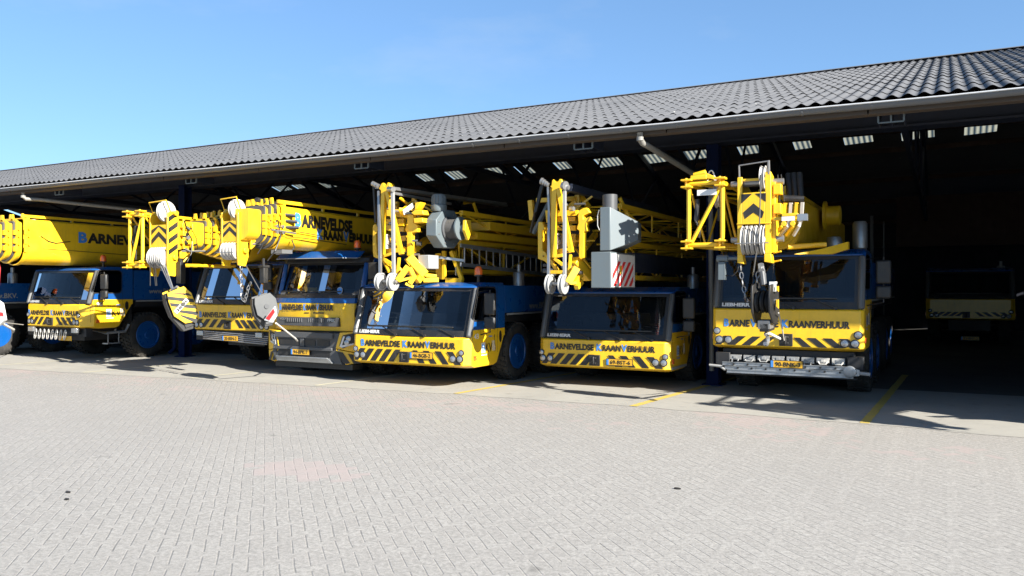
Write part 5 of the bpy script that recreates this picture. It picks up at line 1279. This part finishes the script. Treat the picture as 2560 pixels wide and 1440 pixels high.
for i in range(n):
    a = yA + (yB - yA) * (i - .9) / (n - 1); w_ = (yB - yA) / (n - 1) * .5; sh = .52
    pts = [(a, zA), (a + w_, zA), (a + w_ + sh, zB), (a + sh, zB)]
    # clip to the panel
    def clip(poly, lim, keep_less):
        out = []
        for u, v in zip(poly, poly[1:] + poly[:1]):
            iu = (u[0] <= lim) == keep_less or u[0] == lim; iv = (v[0] <= lim) == keep_less or v[0] == lim
            if iu: out.append(u)
            if iu != iv: t = (lim - u[0]) / (v[0] - u[0]); out.append((lim, u[1] + (v[1] - u[1]) * t))
        return out
    pts = clip(clip(pts, yB, True), yA, False) if pts else pts
    if len(pts) > 2: mb.poly([(gx1 + .008, y, z) for y, z in pts], 1)
mb.box(gx1 + .006, gx1 + .012, gy + .42, gy + .52, zA + .22, zA + .36, 2)
mb.build('warning_panel', [WHT, RED, PLATEY], b2)
mb = MB(); lattice(mb, X4 - .55, X4 + .55, 2.15, 2.8, ya + 1.6, ya + 9.0, 4, .045, .02); mb.build('mast_section', YEL, c4)
mb = MB(); lattice(mb, X4 - .55, X4 + .50, 3.05, 3.5, ya + 1.4, ya + 9.0, 4, .045, .02); mb.build('jib_section', YEL, c4)
mb = MB(); mb.box(X4 + .62, X4 + .72, ya + 1.5, ya + 8, 2.25, 2.62); mb.build('walkway_beam', NAVY, c4)
a = Z4(1030, 290, ya + 1.6); mb = MB(); mb.pipe([a + Vector((-.2, 0, 0)), a, a + Vector((.15, .35, -.55))], .04, 8); mb.build('support_strut', YEL, c4)

stack_detail(c4, Z4, 13.1, 32, (170, 300, 640, 1150))

# ---- crane 90-BNK-3
X5, Y5 = -2.47, 14.6
c5 = thing('mobile_crane', (X5, Y5, 0), 'tallest mobile crane, plate 90-BNK-3 above a stowed ladder', 'mobile crane', BAY)
L5 = [(-1.13, .10, .062), (-.97, .10, .062), (1.12, .09, .062), (.96, .09, .062), (-1.17, .255, .055), (1.17, .235, .06)]
cab(c5, X5, Y5, 2.52, .93, 1.57, 2.50, 2.62, yb=1.5, ch=.06, zs=1.75, txt=(.345, .83, .10), haz=(.01, .17, 4, 4), lights=L5, firm=FIRM5, wip=2, sock=.02, lean=.22, beac=False, bulge=.04)
carrier(c5, X5, Y5, 2.5, 1.75, 2.5)
plate(c5, at(1966, 911, Y5 - .12), '90-BNK-3')
mb = MB(); mb.box(X5 - 1.1, X5 + 1.1, Y5 + .15, Y5 + .35, .45, .87); mb.box(X5 - 1.0, X5 + 1.15, Y5 - .05, Y5 + .15, .42, .455); mb.box(X5 + 1.0, X5 + 1.25, Y5 + .02, Y5 + .2, .58, .8); mb.box(X5 - 1.2, X5 - .95, Y5 + .02, Y5 + .2, .52, .8)
mb.build('lower_bumper', CHAS, c5, bevel=.01)
for i in range(8):
    cx = X5 - .86 + .245 * i; mb = MB(); mb.box(cx - .10, cx + .10, Y5 + .06, Y5 + .14, .68 - .02 * (i % 2), .76); mb.box(cx - .03, cx + .03, Y5 + .05, Y5 + .065, .70, .74)
    mb.pipe([(cx - .05, Y5 + .05, .69), (cx - .05, Y5 + .02, .60), (cx, Y5 + .01, .56), (cx + .05, Y5 + .02, .60), (cx + .05, Y5 + .05, .69)] if i in (0, 5) else [(cx - .07, Y5 + .05, .70), (cx - .04, Y5 + .01, .66), (cx + .05, Y5 + .01, .66), (cx + .08, Y5 + .05, .70)], .012, 5)
    mb.build('sling_clip', SLING if i in (6, 7) else LGRY, c5)
# stowed ladder
ld = thing('aluminium_ladder', (X5, Y5 - .1, .44), 'aluminium ladder stowed flat across the front below the plate 90-BNK-3', 'ladder')
mb = MB(); yl = Y5 - .10
for i, (z, dx) in enumerate(((.615, 0), (.545, .04), (.485, .08))):
    mb.box(X5 - 1.05 + dx, X5 + 1.08 + dx * .3, yl, yl + .03, z - .03, z + .03)
    mb.box(X5 - 1.05 + dx, X5 + 1.08 + dx * .3, yl - .016, yl, z + .022, z + .03); mb.box(X5 - 1.05 + dx, X5 + 1.08 + dx * .3, yl - .016, yl, z - .03, z - .022)
mb.build('rail', ALU, ld)
mb = MB()
for i in range(9):
    x = X5 - .85 + .24 * i; mb.tube((x, yl - .022, .61), (x, yl + .16, .61), .018, 8); mb.tube((x + .07, yl - .022, .545), (x + .07, yl + .16, .545), .018, 8)
mb.build('rung', BLK, ld)
mb = MB(); mb.lathe((X5 + 1.05, yl - .02, .565), (0, -1, 0), [(.10, 0), (.10, .015), (.07, .025), (.001, .025)], 20); mb.prism([(X5 + .98, yl - .01, .64), (X5 + 1.2, yl - .01, .60), (X5 + 1.2, yl - .01, .50), (X5 + .98, yl - .01, .47)], (0, .03, 0)); mb.build('end_joint', ALU, ld, bevel=.005)
mb = MB(); mb.tube((X5 - 1.05, yl, .56), (X5 - 1.28, yl - .01, .575), .022, 8); mb.tube((X5 - 1.0, yl, .50), (X5 - 1.1, yl, .56), .02, 8); mb.tube((X5 + 1.2, yl, .545), (X5 + 1.36, yl - .01, .535), .03, 8); mb.build('foot', LGRY, ld)
# boom, head, jib
XB = -2.66; YH = 12.95
boom(c5, XB + .06, 13.0, 22, 3.56, 2.64, .66, ncoll=5, coll_y0=.85, coll_step=.17, base_y=14.7)
mb = MB()
hx0, hx1 = XB - .25, XB + .26; zb5, zt5 = 2.385, 3.69
def pl(x0_, x1_, z0_, z1_, mi=0): mb.box(x0_, x1_, YH, YH + .035, z0_, z1_, mi)
pl(hx0, hx0 + .075, zb5 + .34 - .25, zt5 + .0); pl(hx1 - .085, hx1, zb5 + .34 - .25, zt5 + .06); pl(hx0 + .075, hx1 - .085, 2.955, 3.44); pl(hx0 + .075, hx1 - .085, 3.62, 3.66)
mb.prism([(hx0, YH, zb5 + .09), (hx0 + .075, YH, zb5 + .09), (hx0 + .10, YH, zb5 - .06), (hx0 - .0, YH, zb5 - .04)], (0, .2, 0)); mb.prism([(hx1 - .10, YH, zb5 + .09), (hx1 + .0, YH, zb5 + .09), (hx1 + .02, YH, zb5 - .05), (hx1 - .10, YH, zb5 - .03)], (0, .2, 0))
mb.box(hx0 - .01, hx1 + .012, YH - .012, YH, 2.945, 2.965)
for s, xx in ((-1, hx0), (1, hx1)):
    mb.prism([(xx, YH + .035, zb5 + .1), (xx, YH + .4, zb5 + .15), (xx, YH + .85, 2.85), (xx, YH + .85, 3.55), (xx, YH + .3, zt5), (xx, YH + .035, zt5 + (.06 if s > 0 else 0))], (-s * .04, 0, 0))
h5 = mb.build('boom_head', YEL, c5, bevel=.006)
mb = MB(); mb.box(hx0 + .06, hx1 - .07, YH - .006, YH + .002, 3.0, 3.42, 0)
xm = (hx0 + hx1) / 2 - .005
mb = MB()
mb.poly([(hx0 + .062, YH - .004, 3.42), (xm - .02, YH - .004, 3.42), (hx0 + .062, YH - .004, 3.27)], 0); mb.poly([(hx1 - .072, YH - .004, 3.42), (xm + .02, YH - .004, 3.42), (hx1 - .072, YH - .004, 3.28)], 0)
mb.add([(hx0 + .09, YH - .004, 3.13), (xm, YH - .004, 3.27), (hx1 - .10, YH - .004, 3.13), (hx1 - .13, YH - .004, 3.03), (xm, YH - .004, 3.125), (hx0 + .12, YH - .004, 3.03)], [(0, 1, 4, 5), (1, 2, 3, 4)], 0)
mb.build('chevron', BLK, h5)
for i in range(5): sheave(c5, (hx0 + .105 + .072 * i, YH + .06, 2.70), .235, .058, parent=h5)
sheave(c5, (hx1 - .125, YH + .10, 3.66), .20, .075, parent=h5)
mb = MB(); mb.tube((hx0, YH - .18, 2.64), (hx1, YH - .18, 2.64), .009, 6); mb.tube((hx0 + .03, YH + .02, zt5 - .02), (hx0 + .03, YH - .02, zt5 + .18), .014, 6); mb.tube((hx0 + .03, YH - .02, zt5 + .18), (hx1 - .03, YH - .02, zt5 + .22), .011, 6); mb.tube((hx1 - .03, YH + .02, zt5), (hx1 - .03, YH - .02, zt5 + .23), .02, 6)
mb.tube((hx0 + .07, YH + .16, zt5 - .08), (hx1 - .07, YH + .16, zt5 - .08), .065, 14)
mb.build('rope_guard', STEEL, h5)
for z in (zt5 - .08, 2.72):
    mb = MB(); mb.tube((hx1, YH + .2, z), (hx1 + .16, YH + .2, z), .05, 12); mb.build('head_pin', STEEL, h5)
    mb = MB(); mb.tube((hx0 - .14, YH + .2, z), (hx0, YH + .2, z), .045, 12); mb.build('head_pin', STEEL, h5)
mb = MB(); mb.tube((hx1 - .13, YH - .09, 3.70), (hx1 - .14, YH - .175, 2.80), .010, 6); mb.tube((hx1 - .14, YH - .175, 2.80), (XB + .02, YH - .1, 2.2), .010, 6); mb.build('hoist_rope', ROPE, c5)
# side gear: yellow guide boxes, black cylinders, hose guides
mb = MB()
for z in (3.40, 3.10): mb.box(hx1 + .03, hx1 + .14, YH + .05, YH + .25, z, z + .16)
mb.box(hx1 + .0, hx1 + .05, YH + .1, YH + .3, 2.5, 3.6); mb.box(hx1 + .04, hx1 + .20, YH + .0, YH + .1, 2.99, 3.04); mb.box(hx1 + .17, hx1 + .40, YH - .04, YH + .1, 3.045, 3.09)
for q in (.20, .33): mb.lathe((hx1 + q, YH - .04, 2.93), (0, -1, 0), [(.022, 0), (.04, 0), (.04, .02), (.022, .02)], 14)
mb.tube((hx1, YH + .2, 2.5), (hx1 + .13, YH + .15, 2.52), .014); mb.tube((hx1, YH + .2, 2.36), (hx1 + .13, YH + .15, 2.38), .014)
mb.build('side_bracket', YEL, c5, bevel=.006)
mb = MB(); mb.box(hx1 + .17, hx1 + .36, YH - .05, YH - .042, 2.975, 3.04, 0); mb.build('sticker', WHT, c5)
mb = MB(); mb.box(hx1 + .40, hx1 + .54, YH - .05, YH + .05, 2.97, 3.07); mb.build('lamp_bracket', ALU, c5)
mb = MB()
for q in range(3): mb.tube((hx1 + .20 + .085 * q, YH + .5, 3.34), (hx1 + .15 + .085 * q, YH + .65, 3.78), .05, 12)
mb.tube((hx1 + .12, YH + .4, 3.36), (hx1 + .42, YH + .45, 3.34), .06, 10)
for q in range(2): mb.tube((hx1 + .10 + .07 * q, YH + .2, 3.30), (hx1 + .07 + .05 * q, YH + .2, 3.72), .008, 5)
mb.build('hydraulic_cylinder', BLK, c5)
for q in range(4):
    mb = MB(); x = hx1 + .17 + .085 * q; mb.bar((x + .0, YH + .28, 3.28), (x - .02, YH + .3, 3.02), .045, .06, 0); mb.pipe([(x - .02, YH + .3, 3.02), (x - .06, YH + .35, 2.92), (x - .22 + .02 * q, YH + .45, 2.78)], .03, 6, 0); mb.build('telescope_guide', YEL if q % 2 == 0 else SHV, c5)
mb = MB(); mb.tube((hx1 + .1, YH + .9, 2.62), (hx1 + .65, YH + 1.2, 2.66), .045, 10); mb.prism([(hx1 + .2, YH + .9, 2.5), (hx1 + .75, YH + 1.1, 2.5), (hx1 + .95, YH + 1.6, 2.6), (hx1 + .95, YH + 1.6, 2.72), (hx1 + .6, YH + 1.0, 2.58)], (0, .2, .0)); mb.build('stow_arm', YEL, c5)
mb = MB(); c = at(2060, 540, 17.5); mb.lathe(c, XA, [(.30, 0), (.30, .05), (.2, .07), (.2, .3), (.16, .32), (.001, .32)], 28); mb.build('rear_winch', YEL, c5)
mb = MB(); c = at(2150, 620, 16.5); mb.lathe(c, ZA, [(.13, 0), (.13, .45), (.10, .5), (.001, .5)], 18); c = at(2085, 625, 16.2); mb.lathe(c, ZA, [(.14, 0), (.16, .1), (.12, .24), (.001, .26)], 18); mb.build('exhaust', STEEL, c5)
jx0, jx1 = at(1722, 500, 12.98).x, at(1806, 500, 12.98).x; jzt, jzb = at(1760, 458, 12.98).z, at(1760, 612, 12.98).z
fj = fly_jib(c5, 12.98, None, jx0, jx1, jzt, jzb, 5.5)
mb = MB(); c = Vector((jx0 + .18, 12.93, jzt + .08)); mb.box(c.x - .14, c.x + .12, c.y, c.y + .16, c.z - .02, c.z + .05); mb.tube(c + Vector((-.10, .05, .05)), c + Vector((.10, .05, .09)), .05, 8); mb.prism([c + Vector((.02, .02, .12)), c + Vector((.24, .02, .02)), c + Vector((.22, .02, -.03)), c + Vector((.0, .02, .02))], (0, .08, 0)); mb.build('jib_lug', YEL, fj, bevel=.008)
mb = MB(); c = Vector((jx0 + .32, 13.13, jzt - .05)); mb.pipe([c + Vector((.06 * math.cos(R(q)), .02, .17 * math.sin(R(q)) + .1)) for q in range(0, 181, 20)], .012, 6); mb.box(c.x - .17, c.x + .14, 12.93, 12.94, jzt - .20, jzt - .11); mb.build('jib_sign', WHT, fj)
sheave(c5, (jx0 + .42, 13.25, jzt - .15), .24, .08, parent=fj)
mb = MB(); mb.box(hx0 - .30, hx0 - .20, YH, YH + .1, 2.08, 2.36, 0); mb.tube((hx0 - .33, YH + .05, 2.42), (hx0 - .16, YH + .05, 2.42), .055, 12); mb.tube((hx0 - .16, YH + .05, 2.42), (hx0 + .02, YH + .05, 2.42), .025, 8); mb.box(hx0 - .20, hx0 - .195, YH - .004, YH + .1, 2.08, 2.36); mb.build('overload_switch', GRY, c5, bevel=.006)
mb = MB(); mb.pipe([(hx0 - .19, YH + .04, 2.15), (hx0 - .08, YH + .02, 2.14), (hx0 - .0, YH + .02, 2.22), (hx0 + .02, YH + .05, 2.36)], .009, 5); mb.build('switch_cable', BLK, c5)
CZ = zm(1760, 640, 4.5)
ch_ = chain_mb([Vector((hx0 + .04, YH + .08, 2.34)), CZ(415, 170, YH + .05), CZ(430, 270, YH + .02), CZ(470, 480, YH), CZ(490, 500, YH - .02)], .09, .009, .028); q_ = chain_mb([CZ(545, 490, YH - .05), CZ(580, 380, YH - .02), CZ(600, 240, YH), CZ(625, 110, YH)], .09, .009, .028)
ch_.add(q_.v, q_.f)
o = ch_.build('steel_chain', STEEL); center_origin(o); tag(o, 'steel chain hanging in a loop left of the narrow black hook block', 'chain')
hb5 = hook_block('hook_block', CZ(680, 320, YH - .1), .74, .42, .24, R(-5), R(82), (BLK, PLAS, STEEL), 'narrow black hook block seen edge on, hanging before the tallest crane cab', None, core_on=False)
mb = MB(); mb.pipe([CZ(640, 90, YH), CZ(650, 180, YH - .05), CZ(670, 330, YH - .1)], .045, 8); mb.pipe([CZ(655, 120, YH), CZ(675, 200, YH - .05), CZ(685, 330, YH - .1)], .03, 8); mb.build('rope_socket', DGRY, hb5)
mb = MB(); c = CZ(765, 355, YH - .15); mb.box(c.x - .04, c.x + .04, c.y, c.y + .2, c.z - .06, c.z + .09, 0); mb.build('weight_label', WHT, hb5)
mb = MB(); 
for za, zb__ in ((340, 400), (490, 590)): a, b = CZ(812, za, YH - .16), CZ(835, zb__, YH - .16); mb.prism([(a.x, a.y, a.z), (b.x, a.y, a.z), (b.x, a.y, b.z), (a.x, a.y, b.z + .03)], (0, .06, 0))
mb.build('yellow_marking', YEL, hb5)
mb = MB(); mb.pipe([CZ(840, 640, YH - .1), CZ(880, 820, YH + .6), CZ(900, 950, Y5 - .1)], .012, 5); mb.tube(CZ(730, 870, YH - .05), CZ(850, 930, YH + .8), .025, 8); o = mb.build('tie_strap', SLING); center_origin(o); tag(o, 'strap tying the narrow black hook block to the bumper of crane 90-BNK-3', 'strap')

# ---- crane deep in the dark bay, and one parked just outside the picture whose shadow falls across the apron
c6 = thing('mobile_crane', (.66, 31.0, 0), 'dim crane parked deep inside the dark bay at the right', 'mobile crane', BAY)
cab(c6, .66, 31, 2.6, .93, 1.57, 2.5, 2.62, zs=1.75, firm=None, lights=L5, maker=False, mirrors=False, beac=False)
carrier(c6, .66, 31, 2.6, 1.75, 2.5)
plate(c6, at(2425, 846, 30.95), '71-BHT-2')
c7 = dup(c5, (4.55, 13.0, 0), skip=('number_plate', 'chevron'), label='crane standing just beyond the right edge, known only by its shadow on the apron')

# ---- hook block of the crane at the left edge, and small litter on the yard
hb1 = hook_block('hook_block', at(-27, 650, 11.0), .98, .36, .26, R(4), R(20), (RED, PLAS, STEEL), 'red and white striped hook block cut off by the left edge', None)
mb = MB(); c = at(2, 770, 10.85); mb.prism([at(-14, 745, 10.82), at(4, 758, 10.82), at(12, 800, 10.82), at(-4, 815, 10.82), at(-14, 800, 10.82)], (0, .05, 0), 0)
mb.prism([at(-14, 778, 10.815), at(7, 782, 10.815), at(9, 790, 10.815), at(-14, 790, 10.815)], (0, .004, 0), 1); mb.build('warning_plate', [WHT, RED], hb1)
mb = MB(); mb.tube(at(4, 806, 10.9), at(58, 812, 13.4), .012, 6); mb.tube(at(4, 808, 10.9), at(34, 824, 11.4), .03, 8); o = mb.build('tie_strap', SLING); center_origin(o); tag(o, 'pale strap running from the red and white hook block to the bumper', 'strap')
for i, (px, py, lab) in enumerate([(170, 1232, 'dark scrap lying on the pavers at the lower left, farther of two'), (166, 1250, 'dark scrap lying on the pavers at the lower left, nearer of two'), (1692, 1223, 'small dark scrap alone on the pavers below the yellow parking lines')]):
    d = RT * ((px - 1280) / FPX) + FW + UP * ((720 - py) / FPX); p = CAM + d * (-CAMH / d.z)
    mb = MB(); random.seed(i); pts = [(p.x + .035 * math.cos(a) * random.uniform(.6, 1.1), p.y + .02 * math.sin(a) * random.uniform(.6, 1.1), .003) for a in [2 * math.pi * q / 7 for q in range(7)]]
    mb.prism(pts, (0.004, 0, .012)); o = mb.build('litter_scrap', BLK); center_origin(o); tag(o, lab, 'litter')
